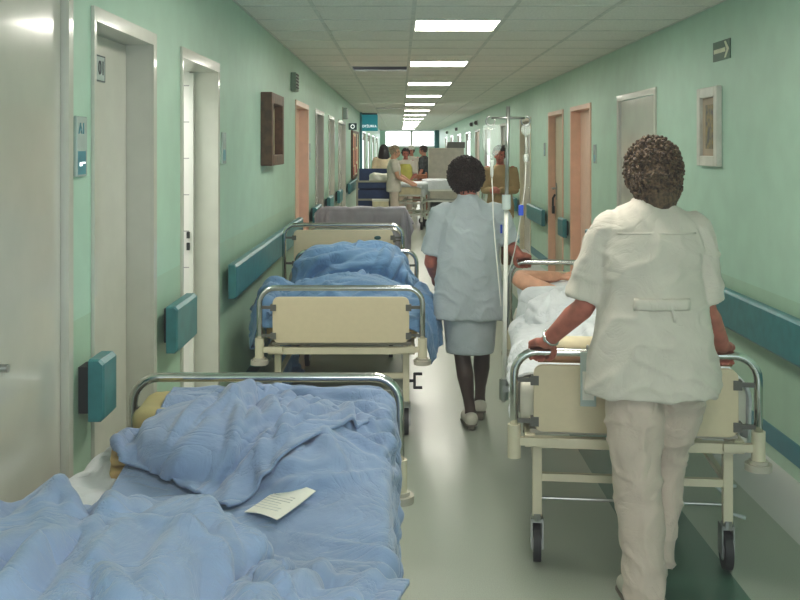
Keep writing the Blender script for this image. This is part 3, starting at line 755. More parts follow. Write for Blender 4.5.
# ------------ bed 2
b2 = (-.335, 5.45, 0)
bed(b2, 0, 'wheeled bed in the middle left with a beige end board and blue heap', mlabel='tan mattress under the heaped blue blanket of the middle bed')
def S2(P):
    d = np.minimum(sd_box(P, (0,.975,.61), (.44,.93,.075), .04), sd_box(P, (-.02,1.52,.78), (.36,.34,.14), .11))
    d = np.minimum(d, sd_ell(P, (.02,.62,.68), (.40,.42,.16))); d = np.minimum(d, sd_ell(P, (.1,1.62,.80), (.28,.2,.16)))
    d = np.minimum(d, sd_ell(P, (-.45,.55,.56), (.085,.55,.26))); d = np.minimum(d, sd_ell(P, (.45,.45,.58), (.11,.42,.2)))
    return np.minimum(np.minimum(d, P[...,0]+.58), sd_box(P, (0,0,.6), (.46,.02,.26), .01))
P0 = grid(-.92, .60, .07, 1.88, 110, 120, 1.0)
P = cloth(P0, 1.68/110, 2.05/120, S2, 140, 8, .01, 21, .06, fric=.85)
o = at(cloth_obj('blanket', P, M['blue2'], thick=.006, w=1.7, h=1.9, n=100, amp=.026, wid=.02, ang=25, spread=40, ln=.55, seed=24, foci=((.5,1.0,8,.7,-30,60),(1.3,1.5,8,.7,190,290))), b2, 0); tag(o, 'blue blanket heaped over the middle left bed, hanging over both sides', 'blanket')
# ------------ bed 3, head board backing on to bed 2
b3 = (-.442, 7.50, 0)
bed(b3, 0, 'wheeled bed behind the blue heap, tall beige head board with dark oval badge', near=(1.06,.72,1.02), oval=True, W=.925, L=1.9, mcol='mattr', mlabel='bare off white mattress behind the tall beige head board')
# ------------ bed 4 under a grey blanket
b4 = (-.38, 9.75, 0)
bed(b4, 0, 'farther wheeled bed hidden beneath a grey lilac blanket', near=(1.02,.72,.99), W=.88, L=1.85, mcol='mattr', mlabel='mattress under the grey lilac blanket')
def S4(P):
    return np.minimum(sd_box(P, (0,.92,.62), (.44,.9,.09), .04), sd_box(P, (0,.03,.70), (.45,.07,.335), .05))
P0 = grid(-.52, .60, -.40, 1.0, 60, 76, 1.05)
pin = (P0[...,1] > -.03) & (P0[...,1] < .05) & (np.abs(P0[...,0]) < .43)
P = cloth(P0, 1.12/60, 1.42/76, S4, 130, 8, .008, 5, .01, fric=.9, pin=pin)
o = at(cloth_obj('blanket', P, M['lilac'], thick=.006, w=1.1, h=1.4, n=20, amp=.008, wid=.03, ang=80, spread=20, ln=.4, seed=2), b4, 0); tag(o, 'grey lilac blanket draped over the end of the farther left bed', 'blanket')
P0 = grid(-.2, .74, 1.0, 1.7, 50, 40, .95)
P = cloth(P0, .98/50, .74/40, S4, 110, 8, .008, 6, .03)
o = at(cloth_obj('sheet', P, M['blue2'], thick=.005, w=1, h=.7, n=20, amp=.01, wid=.02, ln=.3, seed=3), b4, 0); tag(o, 'blue sheet behind the grey lilac blanket on the farther left bed', 'sheet')
# ------------ right bed, pushed by the nurses
YAW = R(-6); b5 = (.907, 3.71, 0)
bed(b5, YAW, 'wheeled bed on the right pushed by two nurses, beige board towards viewer', far=(.985,.60,.93), discs=(0,1), crank=False, mcol='mattr', mlabel='off white mattress of the bed pushed by nurses', mz=.74, pedal=True)
def W5(x, y, z=0):
    return (b5[0]+x*math.cos(YAW)-y*math.sin(YAW), b5[1]+x*math.sin(YAW)+y*math.cos(YAW), z)
o = at(obj('pillow', displace(remesh(rbox(B(), (0,0,0), (.40,.21,.075), .07, 5), .015, 2), lambda c, n: .012*noise.noise(c*7)), M['wsheet']), W5(-.02,1.70,.835), YAW); tag(o, 'white pillow under the patient at the far end of right bed', 'pillow')
o = at(obj('bolster', rbox(B(), (0,0,0), (.37,.048,.042), .04, 5), M['creamtop'], smooth=True), W5(.02,.085,.868), YAW); tag(o, 'cream bolster roll behind the near rail of the right bed', 'bolster')
o = at(obj('wooden_rod', cyl(B(), (0,0,0), (1,0,0), .014, .74, 14), M['barwood'], smooth=True, angle=40), W5(0,.026,.832), YAW); tag(o, 'brown wooden rod just below chrome rail of right bed', 'rod')
def S5(P):
    d = np.minimum(sd_box(P, (0,.975,.64), (.44,.92,.10), .05), sd_ell(P, (.02,.85,.76), (.26,.70,.16)))
    d = np.minimum(d, sd_ell(P, (.0,1.28,.80), (.22,.22,.15)))
    return np.minimum(d, sd_box(P, (.02,.085,.868), (.38,.055,.05), .04))
P0 = grid(-.57, .56, .14, 1.36, 90, 90, 1.02)
P = cloth(P0, 1.19/90, 1.30/90, S5, 150, 8, .01, 31, .04)
o = at(cloth_obj('duvet', P, M['wsheet'], thick=.012, w=1.3, h=1.3, n=70, amp=.017, wid=.018, ang=70, spread=35, ln=.4, seed=33), b5, YAW); tag(o, 'white duvet covering the patient on the right bed', 'duvet')
P0 = grid(-.40, .0, 1.06, 1.44, 44, 40, 1.0, R(20))
P = cloth(P0, .48/44, .46/40, lambda p: np.minimum(np.minimum(S5(p), sd_ell(p, (-.17,1.22,.78), (.2,.2,.13))), sd_ell(p, (-.24,1.38,.86), (.16,.07,.045))), 110, 8, .016, 41, .05, fric=.9)
o = at(cloth_obj('hospital_gown_fold', P, M['wsheet'], thick=.006, w=.45, h=.42, n=24, amp=.014, wid=.016, ang=60, spread=40, ln=.25, seed=43), b5, YAW); tag(o, 'crumpled white cloth below the bent arm of the patient', 'cloth')
# chart holder hung on the rail
t = thing('chart_holder', 'narrow pale chart holder hanging from the rail of right bed, by nurse', 'chart holder', W5(-.18,-.032,0), YAW)
obj('plate', bx(B(), -.03, .03, -.004, .004, .665, .875), M['plate'], t, bevel=.002); 
bm = B(); tube(bm, [(0,0,.86),(0,.0,.888),(0,.032,.893),(0,.055,.872)], .004, 6, 3); obj('hook', bm, M['steel'], t)
obj('paper_insert', bx(B(), -.022, .022, -.006, -.004, .69, .80), M['paper'], t)
# ------------ drip stand
t = thing('drip_stand', 'tall chrome drip stand clamped to the left side of the right bed', 'drip stand', (.50,4.62,0), 0)
lean = .022
bm = B(); tube(bm, [(.0,0,.44),(.012,0,1.38)], .0105, 12); obj('lower_pole', bm, M['white'], t, smooth=True)
bm = B(); tube(bm, [(.012,0,1.36),(.02,0,1.86)], .009, 12); obj('upper_pole', bm, M['steel'], t, smooth=True)
obj('collar', cyl(B(), (.012,0,1.40), (0,0,1), .022, .07, 16), M['plate'], t, smooth=True, angle=40)
bm = B(); bx(bm, -.01, .03, -.025, .025, .49, .52); cyl(bm, (0,0,.5), (0,0,1), .022, .1, 14); obj('clamp', bm, M['steel'], t)
bm = B(); tube(bm, [(-.06,0,1.805),(.10,0,1.805)], .006, 8)
for s in (-1,1):
    c = (.02+s*.085, 0, 1.79); pts = [(c[0]+s*.0+.022*math.cos(a), 0, c[2]+.022*math.sin(a)) for a in np.linspace(PI*.5*(1-s)+s*PI*.5, PI*.5*(1-s)-s*PI*1.15, 14)]; tube(bm, pts, .004, 6)
obj('hook_bar', bm, M['steel'], t, smooth=True)
t = thing('infusion_bag', 'large clear infusion bag hanging on the left hook of drip stand', 'infusion bag', (.442,4.62,1.79))
bm = B(); loft(bm, [(0,0,-.015,.012,.004),(0,0,-.02,.04,.012),(0,0,-.05,.046,.024),(0,0,-.13,.047,.027),(0,0,-.158,.032,.018),(0,0,-.17,.012,.012),(0,0,-.185,.010,.010)], 20); obj('bag', bm, M['fluid'], t, smooth=True)
bm = B(); loft(bm, [(0,0,-.185,.011,.011),(0,0,-.20,.013,.013),(0,0,-.215,.009,.009),(0,0,-.26,.008,.008),(0,0,-.275,.003,.003)], 14); obj('drip_chamber', bm, M['tube'], t, smooth=True)
bm = B(); tube(bm, [(0,0,-.275),(.004,0,-.36),(.01,.01,-.5),(.03,.02,-.72),(.05,.05,-.9)], .003, 6, 4); obj('line', bm, M['white'], t)
t = thing('infusion_bag', 'small drained infusion bottle hanging on the right hook of drip stand', 'infusion bag', (.606,4.62,1.775))
bm = B(); loft(bm, [(0,0,.0,.006,.005),(0,0,-.012,.022,.012),(0,0,-.03,.026,.014),(0,0,-.045,.018,.012),(0,0,-.058,.006,.006)], 18); obj('bag', bm, M['fluid'], t, smooth=True)
bm = B(); tube(bm, [(0,0,-.058),(.002,0,-.145)], .004, 8); loft(bm, [(0,0,-.14,.004,.004),(0,0,-.15,.012,.012),(0,0,-.172,.013,.013),(0,0,-.185,.005,.005)], 14); obj('drip_chamber', bm, M['tube'], t, smooth=True)
bm = B(); tube(bm, [(0,0,-.185),(-.005,0,-.3),(-.02,.01,-.42),(-.05,.05,-.62),(-.08,.2,-.8)], .003, 6, 4); ln = obj('line', bm, M['white'], t)
bm = B(); bx(bm, -.035, -.012, -.004, .022, -.44, -.39); obj('roller_clamp', bm, M['bluep'], ln)
# ================================================================ PEOPLE
V3 = Vector
def head_geo(bm, c, Mh):
    def e(p, r): 
        ellip(bm, V3(c)+Mh @ V3(p), r, 3, Mh)
    e((0,-.012,.028), (.074,.094,.088)); e((0,.03,-.04), (.055,.058,.078)); e((0,.05,-.085), (.032,.034,.03))
    e((0,.088,.022), (.045,.014,.012)); e((0,.09,-.062), (.024,.012,.013))
    for s in (-1,1): e((s*.075,-.005,-.012), (.012,.022,.034)); e((s*.042,.066,-.028), (.024,.022,.02))
    tube(bm, [V3(c)+Mh @ V3(p) for p in ((0,.085,.015),(0,.106,-.022),(0,.098,-.034))], [.009,.013,.011], 8, 2, True)
def face_idx(c, Mh, co):
    q = Mh.transposed() @ (co - V3(c))
    if q.y > .05:
        for s in (-1,1):
            if ((q.x-s*.03)/.014)**2 + ((q.z-.0)/.007)**2 < 1: return 1
        if (q.x/.024)**2 + ((q.z+.063)/.008)**2 < 1: return 2
    return 0
def hand_relaxed(bm, w, d, pn, side, curl=.5):
    """w wrist, d pointing direction, pn palm normal, side = direction of the thumb"""
    w, d, pn, sd = V3(w), V3(d).normalized(), V3(pn).normalized(), V3(side).normalized()
    tube(bm, [w, w+d*.045, w+d*.085], [.024,.036,.036], 12, 2, True, .5, pn)
    for i, (o, ln) in enumerate(((.030,.068),(.010,.078),(-.011,.072),(-.030,.056))):
        p = w+d*.082+sd*o; a = 0; pts = [p]; 
        for k, f in enumerate((.45,.32,.25)):
            a += curl*(.5+.35*k); p = p+(d*math.cos(a)+pn*math.sin(a))*ln*f; pts.append(p)
        tube(bm, pts, [.0095,.009,.0082,.007], 8, 2, True)
    tube(bm, [w+d*.025+sd*.022, w+d*.055+sd*.045+pn*.012, w+d*.085+sd*.052+pn*.026, w+d*.105+sd*.048+pn*.034], [.014,.012,.0105,.008], 8, 2, True)
def hand_grip(bm, w, P, a, f, thumb):
    """hand closed over a bar at P: a bar axis, f away from the wrist, thumb = +-1 along a"""
    w, P, a, f = V3(w), V3(P), V3(a).normalized(), V3(f).normalized(); u = V3((0,0,1))
    for i, (o, ln) in enumerate(((.033,.97),(.011,1.05),(-.011,1.0),(-.033,.86))):
        o *= thumb
        k = P+a*o+f*.002+u*.031
        tube(bm, [w+a*o*.55, (w+k)/2+u*.006+a*o*.1, k], [.017,.0165,.0125], 10, 2, True)
        tube(bm, [k, P+a*o+f*(.026*ln)+u*.022, P+a*o+f*(.031*ln)-u*.006, P+a*o+f*.016-u*.029*ln, P+a*o-f*.004-u*.031*ln], [.0115,.0105,.0095,.0088,.008], 8, 2, True)
    tube(bm, [w+a*thumb*.018, w*.4+P*.6+a*thumb*.046-u*.002-f*.012, P+a*thumb*.05-f*.018-u*.016, P+a*thumb*.036+f*.0-u*.03], [.016,.014,.012,.0095], 8, 2, True)
def limb_leg(bm, hip, knee, ank, toe, k=1, foot=True):
    hip, knee, ank = V3(hip), V3(knee), V3(ank); cf = knee*.65+ank*.35+V3((0,-.018,0)) if knee.z < 2 else knee
    tube(bm, [hip, hip*.5+knee*.5, knee, cf, ank*.75+knee*.25, ank], [.088*k,.072*k,.052*k,.054*k,.036*k,.034*k], 14, 3, True)
    if foot:
        t = V3(toe); heel = ank+(ank-t).normalized()*.03; heel.z = ank.z-.045
        tube(bm, [heel, (heel+t)/2+V3((0,0,.012)), t], [.034,.04,.03], 12, 3, True); tube(bm, [ank, heel*.8+t*.2], [.036,.036], 10, 1, True)
def limb_arm(bm, sh, el, wr, k=1):
    sh, el, wr = V3(sh), V3(el), V3(wr)
    tube(bm, [sh, sh*.5+el*.5, el, el*.7+wr*.3, wr], [.052*k,.047*k,.040*k,.041*k,.026*k], 14, 3, True)
def torso(bm, J):
    k = J.get('k', 1)
    loft(bm, [(*(J['pelvis']+V3((0,0,-.12))),.10*k,.075*k),(*J['pelvis'],.15*k,.10*k),(*J['waist'],.12*k,.085*k),(*J['chest'],.14*k,.095*k),(*(J['chest']+V3((0,0,.08*k))),.13*k,.07*k),(*(J['neck']+V3((0,0,-.02))),.075*k,.06*k),(*(J['neck']+V3((0,0,.03))),.05*k,.052*k)], 24)
    tube(bm, [J['neck']+V3((0,-.01,-.03)), J['head']+J['Mh'] @ V3((0,-.02,-.05))], [.056*k,.05*k], 14, 1, True)
    for s in ('L','R'): ellip(bm, J['sh'+s]-V3((0,0,.012*k)), (.052*k,.05*k,.048*k), 2)
def std(k=1.0, **o):
    J = dict(k=k, pelvis=V3((0,0,.93))*k, waist=V3((0,.0,1.08))*k, chest=V3((0,.0,1.27))*k, neck=V3((0,-.005,1.44))*k, head=V3((0,.02,1.585))*k, Mh=Matrix.Identity(3))
    for s, n in ((-1,'L'),(1,'R')):
        J['sh'+n] = V3((s*.17,0,1.385))*k; J['el'+n] = V3((s*.215,-.02,1.10))*k; J['wr'+n] = V3((s*.22,.07,.86))*k
        J['hip'+n] = V3((s*.085,0,.89))*k; J['kn'+n] = V3((s*.09,.015,.48))*k; J['an'+n] = V3((s*.085,-.01,.085))*k; J['to'+n] = V3((s*.10,.15,.03))*k
    J.update(o); return J
def body(root, J, mats, voxel, hands, rule=None, name='body', legk=.8):
    bm = B(); torso(bm, J); head_geo(bm, J['head'], J['Mh'])
    for s in 'LR':
        limb_leg(bm, J['hip'+s], J['kn'+s], J['an'+s], J['to'+s], J['k']*legk); limb_arm(bm, J['sh'+s], J['el'+s], J['wr'+s], J['k'])
        h = hands.get(s)
        if h is None:
            d = J['wr'+s]-J['el'+s]; hand_relaxed(bm, J['wr'+s], d, (1 if s == 'L' else -1,0,0), (0,1,0))
        elif h[0] == 'grip': hand_grip(bm, J['wr'+s], *h[1:])
        else: hand_relaxed(bm, J['wr'+s], *h[1:])
    me = remesh(bm, voxel, 3)
    o = obj(name, me, mats, root, smooth=True)
    for p in me.polygons:
        i = face_idx(J['head'], J['Mh'], p.center)
        if i == 0 and rule: i = rule(p.center)
        p.material_index = i
    return o
def hair(root, c, r, n, br, m, seed=0, Mh=None, front=.03, zlow=-.02, jitter=.012, skip=None, core=True, name='hair', base=.97):
    rnd = random.Random(seed); bm = B(); Mh = Mh or Matrix.Identity(3)
    def keep(q): return not (q.y > front and q.z < zlow+.0 ) if skip is None else skip(q)
    if core:
        v = bmesh.ops.create_icosphere(bm, subdivisions=4, radius=1)['verts']
        for p in v:
            q = V3((p.co.x*r[0]*base, p.co.y*r[1]*base, p.co.z*r[2]*base))
            if not keep(q): q = V3((q.x*.6, min(q.y, .02), q.z*.75))
            p.co = V3(c)+Mh @ q
    k = 0
    while k < n:
        z = rnd.uniform(-1,1); a = rnd.uniform(0,2*PI); s = math.sqrt(1-z*z); q = V3((s*math.cos(a)*r[0], s*math.sin(a)*r[1], z*r[2]))
        if not keep(q): k += .2; continue
        k += 1; q *= 1+rnd.uniform(-.6,1)*jitter/.1
        b = br*rnd.uniform(.7,1.3); rot = Matrix.Rotation(rnd.uniform(0,PI), 3, 'X') @ Matrix.Rotation(rnd.uniform(0,PI), 3, 'Z')
        ellip(bm, V3(c)+Mh @ q, (b, b*.75, b*1.1), 2, rot)
    return obj(name, bm, m, root, smooth=True)
def garment(root, name, bm, m, voxel=.011, smooth=4, amp=.006, fs=9, seed=0, vert=1.0):
    me = remesh(bm, voxel, smooth)
    off = V3((seed*3.1, seed*1.7, seed))
    def f(c, n):
        q = V3((c.x*fs, c.y*fs, c.z*fs*vert))+off; w = V3((noise.noise(c*4+off), noise.noise(c*4-off), noise.noise(c*4+off*2)))*.8
        a = noise.noise(q+w); b = 1-abs(noise.noise(V3((c.x*fs*.9+c.z*fs*.7, c.y*fs*.9, c.z*fs*.9-c.x*fs*.5))+off+w))*2.6
        return amp*(a*.7 + max(0, b)**2*.7 + .35*noise.noise(q*2.1+w))
    displace(me, f)
    return obj(name, me, m, root, smooth=True)
def top(J, hem, flare=.19, depth=.14, sleeve=.65, k=None):
    k = J['k']; bm = B(); p, w, c, n = J['pelvis'], J['waist'], J['chest'], J['neck']
    loft(bm, [(p.x,p.y,hem,flare,depth),(p.x,p.y,(hem+w.z)/2,flare*.97,depth*.97),(w.x,w.y,w.z,.16*k,.125*k),(c.x,c.y,c.z,.18*k,.135*k),(c.x,c.y-.005,c.z+.09*k,.19*k,.11*k),(n.x,n.y,n.z-.03*k,.12*k,.085*k),(n.x,n.y,n.z+.01*k,.065*k,.066*k)], 28)
    for s in 'LR':
        a, b, e = J['sh'+s], J['sh'+s].lerp(J['el'+s], sleeve*.5), J['sh'+s].lerp(J['el'+s], sleeve)
        tube(bm, [a.lerp(c, .25), a, b, e], [.06*k,.073*k,.07*k,.072*k], 16, 2)
    return bm
def trousers(J, r=(.10,.078,.07), low=.1):
    k = J['k']; bm = B(); p = J['pelvis']
    loft(bm, [(p.x,p.y,p.z-.12*k,.155*k,.11*k),(p.x,p.y,p.z-.02,.18*k,.13*k),(p.x,p.y,p.z+.09*k,.155*k,.115*k)], 24)
    for s in 'LR':
        h, kn, an = J['hip'+s], J['kn'+s], J['an'+s]; e = an+(kn-an).normalized()*(low-.085)
        tube(bm, [h, h.lerp(kn,.5), kn, kn.lerp(an,.5), e], [r[0]*k,(r[0]+r[1])/2*k,r[1]*k,(r[1]+r[2])/2*k,r[2]*k], 16, 2)
    return bm
def shoe(root, an, to, m, parts=True, heel=False):
    an, to = V3(an), V3(to); d = (to-an); d.z = 0; d.normalize(); bm = B()
    h = an-d*.035; z = to.z
    tube(bm, [V3((h.x,h.y,an.z-.035)), V3(((h.x+to.x)/2,(h.y+to.y)/2,(an.z-.035+z)/2+.012)), V3((to.x+d.x*.02,to.y+d.y*.02,z+.004))], [.042,.045,.036], 14, 4, True)
    o = obj('shoe', remesh(bm, .008, 2), m, root, smooth=True)
    if parts:
        bm = B(); tube(bm, [V3((h.x,h.y,an.z-.068)), V3(((h.x+to.x)/2,(h.y+to.y)/2,(an.z-.068+z-.026)/2)), V3((to.x+d.x*.03,to.y+d.y*.03,z-.022))], [.036,.042,.036], 14, 4, True, .28, (0,0,1))
        if heel: tube(bm, [V3((h.x,h.y,an.z-.06)), V3((h.x,h.y,.004))], [.026,.02], 10)
        obj('sole', bm, M['shoesole'], o, smooth=True)
    return o
SK = lambda k: [M[k], M['eye'], M['lip']]
# ------------------------------------------------ nurse in cream trousers (nearest figure)
N2 = (.92, 3.45, 0)
t = thing('person', 'nurse nearest the viewer seen from behind in white tunic and cream trousers, pushing the bed', 'person', N2)
P5 = lambda x, y, z: V3(W5(x, y, z))-V3(N2)
PL, PR = P5(-.365, 0, .865), P5(.335, 0, .865); axis = V3((math.cos(YAW), math.sin(YAW), 0)); fwd = V3((-math.sin(YAW), math.cos(YAW), 0))
J = std(1.0, pelvis=V3((.0,.0,.94)), waist=V3((-.005,.01,1.1)), chest=V3((-.008,.03,1.29)), neck=V3((.005,.055,1.455)), head=V3((.012,.10,1.575)),
        shL=V3((-.16,.04,1.372)), elL=V3((-.242,.06,1.09)), wrL=PL-fwd*.075+V3((.022,0,.05)), shR=V3((.148,.04,1.372)), elR=V3((.186,.03,1.08)), wrR=PR-fwd*.075+V3((-.02,0,.05)),
        hipL=V3((-.085,0,.9)), knL=V3((-.075,.0,.48)), anL=V3((-.058,-.04,.085)), toL=V3((-.075,.12,.03)), hipR=V3((.09,.01,.9)), knR=V3((.068,.13,.5)), anR=V3((.02,.09,.15)), toR=V3((.03,.25,.035)),
        Mh=Matrix.Rotation(R(-8), 3, 'X') @ Matrix.Rotation(R(-6), 3, 'Z'))
body(t, J, SK('skin2'), .0062, {'L': ('grip', PL, axis, fwd, 1), 'R': ('grip', PR, axis, fwd, -1)})
hr = hair(t, (.013,.085,1.582), (.099,.105,.114), 1500, .0062, M['hair2'], 3, front=.045, zlow=.035, jitter=.010)
bm = B(); tube(bm, [(.013,.03,1.55),(.013,.025,1.48),(.013,.035,1.455)], [.075,.07,.05], 14, 3, True); rnd = random.Random(9)
for i in range(520):
    a = rnd.uniform(PI*.93, PI*2.07); z = rnd.uniform(1.45,1.57); rr = .056+.026*min(1, (z-1.45)/.06)
    ellip(bm, (.013+rr*math.cos(a)*1.08, .040+rr*math.sin(a)*1.02, z), (.0065,.006,.007), 1)
obj('nape_hair', bm, M['hair2'], t, smooth=True)
bm = B()
loft(bm, [(-.014,.0,.785,.242,.165),(-.014,.0,.80,.241,.164),(-.013,.0,.92,.222,.158),(-.014,.005,1.02,.202,.15),(-.016,.012,1.12,.185,.142),(-.014,.03,1.24,.182,.14),(-.012,.038,1.33,.19,.125),(-.01,.045,1.395,.178,.098),(-.004,.05,1.432,.128,.082),(.003,.053,1.462,.072,.07),(.005,.056,1.485,.058,.06)], 44, 2.2)
for s, sh, el, e in ((-1,J['shL'],J['elL'],.93),(1,J['shR'],J['elR'],.93)):
    tube(bm, [sh.lerp(V3((0,.04,1.36)), .3), sh+V3((s*.008,0,-.01)), sh.lerp(el,.45)+V3((s*.012,0,0)), sh.lerp(el,e)+V3((s*.01,0,0))], [.055,.062,.064,.070], 20, 3)
tn = garment(t, 'tunic', bm, M['uni_w'], .0085, 3, .013, 9, 2, .4)
# back yoke seam, half belt and box pleat
bm = B(); 
def back_y(x, z):
    r = [(.785,.242,.165,0),(1.02,.202,.15,.005),(1.12,.185,.142,.012),(1.24,.182,.14,.03),(1.33,.19,.125,.038),(1.395,.18,.098,.045)]
    for (z0,a0,b0,c0),(z1,a1,b1,c1) in zip(r, r[1:]):
        if z0 <= z <= z1:
            f = (z-z0)/(z1-z0); a, b_, c = a0+(a1-a0)*f, b0+(b1-b0)*f, c0+(c1-c0)*f
            return c - b_*max(0, 1-abs((x+.014)/a)**2.2)**(1/2.2)
    return 0
def strip(bm, pts, w, t_=.006):
    tube(bm, [V3((x, back_y(x, z)-.010, z)) for x, z in pts], w, 8, 1, False, .35, (0,1,0))
strip(bm, [(x, 1.118) for x in np.linspace(-.11,.085,12)], .021); obj('half_belt', bm, M['uni_w'], tn, smooth=True)
bm = B(); strip(bm, [(x, 1.36-.02*abs(x)) for x in np.linspace(-.15,.13,14)], .0035); obj('yoke_seam', bm, M['uni_w'], tn, smooth=True)
bm = B(); strip(bm, [(.012+.004*k, 1.14-.02*k) for k in range(5)], .006); obj('pleat', bm, M['uni_w'], tn, smooth=True)
bm = B()
loft(bm, [(0,0,.79,.165,.125),(0,0,.9,.18,.135),(0,0,1.0,.16,.125)], 28)
tube(bm, [(-.085,0,.86),(-.078,.0,.66),(-.066,.005,.47),(-.056,-.02,.25),(-.052,-.035,.055)], [.108,.10,.083,.074,.069], 20, 4)
tube(bm, [(.085,.01,.86),(.082,.07,.68),(.07,.135,.50),(.045,.115,.3),(.025,.09,.12)], [.105,.092,.076,.066,.062], 20, 4)
garment(t, 'trousers', bm, M['trouser'], .0085, 3, .012, 10, 5, .8)
shoe(t, J['anL'], J['toL'], M['shoe']); shoe(t, J['anR'], J['toR'], M['shoe'])
w = J['wrL']; d = (J['elL']-w).normalized(); ring = w+d*.035; bm = B()
u = d.cross(V3((0,0,1))).normalized(); v = d.cross(u); tube(bm, [ring+(u*math.cos(a)+v*math.sin(a))*.031 for a in np.linspace(0,2*PI,22)], .0055, 8); ellip(bm, ring-u*.031*math.copysign(1,u.x), (.008,.014,.014), 2)
obj('wristwatch', bm, M['watch'], t, smooth=True)
# ------------------------------------------------ nurse in pale blue (far end of the bed)
N1 = (.405, 5.70, 0)
t = thing('person', 'dark haired nurse seen from behind in pale blue tunic and skirt, walking beside drip stand', 'person', N1)
P5 = lambda x, y, z: V3(W5(x, y, z))-V3(N1)
PR = P5(-.375, 1.95, .985)
J = std(.94, pelvis=V3((.0,.0,.86)), waist=V3((0,0,1.0)), chest=V3((0,.01,1.18)), neck=V3((0,.01,1.345)), head=V3((-.005,.04,1.475)),
        shL=V3((-.155,0,1.275)), elL=V3((-.222,.03,.99)), wrL=V3((-.20,.20,.88)), shR=V3((.165,.0,1.275)), elR=V3((.262,.02,1.06)), wrR=PR+V3((-.035,-.045,.045)),
        hipL=V3((-.065,0,.8)), knL=V3((-.035,.0,.43)), anL=V3((.012,-.02,.10)), toL=V3((.0,.13,.028)), hipR=V3((.08,.02,.8)), knR=V3((.09,.10,.45)), anR=V3((.085,.19,.12)), toR=V3((.09,.33,.03)))
mats = SK('skin2')+[M['stocking']]
body(t, J, mats, .0068, {'R': ('grip', PR, axis, fwd, -1)}, lambda c: 3 if c.z < .75 and abs(c.x) < .19 and c.y < .4 and not (c.x < -.15) else 0, legk=1)
hair(t, (-.012,.03,1.497), (.108,.108,.112), 1100, .0066, M['hair1'], 5, front=.05, zlow=.03, jitter=.006)
bm = B()
loft(bm, [(.008,0,.655,.222,.15),(.008,0,.67,.221,.15),(.004,0,.8,.206,.148),(.002,0,.92,.192,.14),(.004,0,1.03,.182,.135),(.006,.005,1.15,.18,.13),(.008,.008,1.22,.185,.118),(.008,.01,1.285,.165,.092),(.005,.01,1.33,.105,.075),(0,.01,1.36,.062,.062),(0,.012,1.38,.054,.056)], 40, 2.2)
for s, sh, el, e in ((-1,J['shL'],J['elL'],.86),(1,J['shR'],J['elR'],.80)):
    tube(bm, [sh.lerp(V3((0,.01,1.26)), .3), sh+V3((s*.005,0,-.005)), sh.lerp(el,.5)+V3((s*.008,0,0)), sh.lerp(el,e)+V3((s*.006,0,0))], [.05,.066,.062,.066], 18, 3)
tn = garment(t, 'tunic', bm, M['uni_b'], .0085, 3, .011, 9, 4, .4)
bm = B(); loft(bm, [(.012,0,.45,.142,.115),(.012,0,.47,.143,.116),(.01,0,.62,.158,.125),(.0,0,.85,.165,.125),(0,0,.95,.14,.11)], 36); garment(t, 'skirt', bm, M['uni_b'], .0105, 4, .004, 7, 6, .5)
bm = B(); tube(bm, [(.19,-.062,1.16),(.19,-.066,1.21)], .006, 8); obj('pen', bm, M['bluep'], tn)
shoe(t, J['anL'], J['toL'], M['shoe'], heel=True); shoe(t, J['anR'], J['toR'], M['shoe'], heel=True)
# ------------------------------------------------ patient
t = thing('person', 'patient lying in the right bed with one bare arm bent behind the head', 'person', b5, YAW)
X90 = Matrix.Rotation(R(70), 3, 'X')          # face up
bm = B()
tube(bm, [(.02,.72,.765),(.02,.95,.765),(.02,1.2,.775),(.02,1.36,.78)], [.15,.14,.16,.12], 18, 3, True, .6, (0,0,1))
tube(bm, [(.02,1.38,.81),(.03,1.55,.90)], [.055,.052], 12, 1, True)
head_geo(bm, (.04,1.64,.965), X90)
SHL, ELL, WRL = V3((-.15,1.36,.84)), V3((-.42,1.50,.945)), V3((-.20,1.625,.945))
limb_arm(bm, SHL, ELL, WRL, 1.08); hand_relaxed(bm, WRL, (1,.05,-.1), (0,0,1), (0,1,0), .3)
limb_arm(bm, (.19,1.34,.80), (.30,1.1,.80), (.28,.86,.80)); hand_relaxed(bm, (.28,.86,.80), (-.1,-1,0), (0,0,-1), (-1,0,0), .3)
for s in (-1,1): limb_leg(bm, (.02+s*.09,.72,.77), (.02+s*.1,.42,.80), (.02+s*.09,.16,.785), (.02+s*.09,.14,.86))
me = remesh(bm, .009, 3); o = obj('body', me, SK('skin3'), t, smooth=True)
for p in me.polygons: p.material_index = face_idx((.04,1.64,.965), X90, p.center)
hair(t, (.04,1.66,.985), (.088,.088,.1), 120, .018, M['hairb'], 7, Mh=X90, front=.03, zlow=.04, jitter=.006)
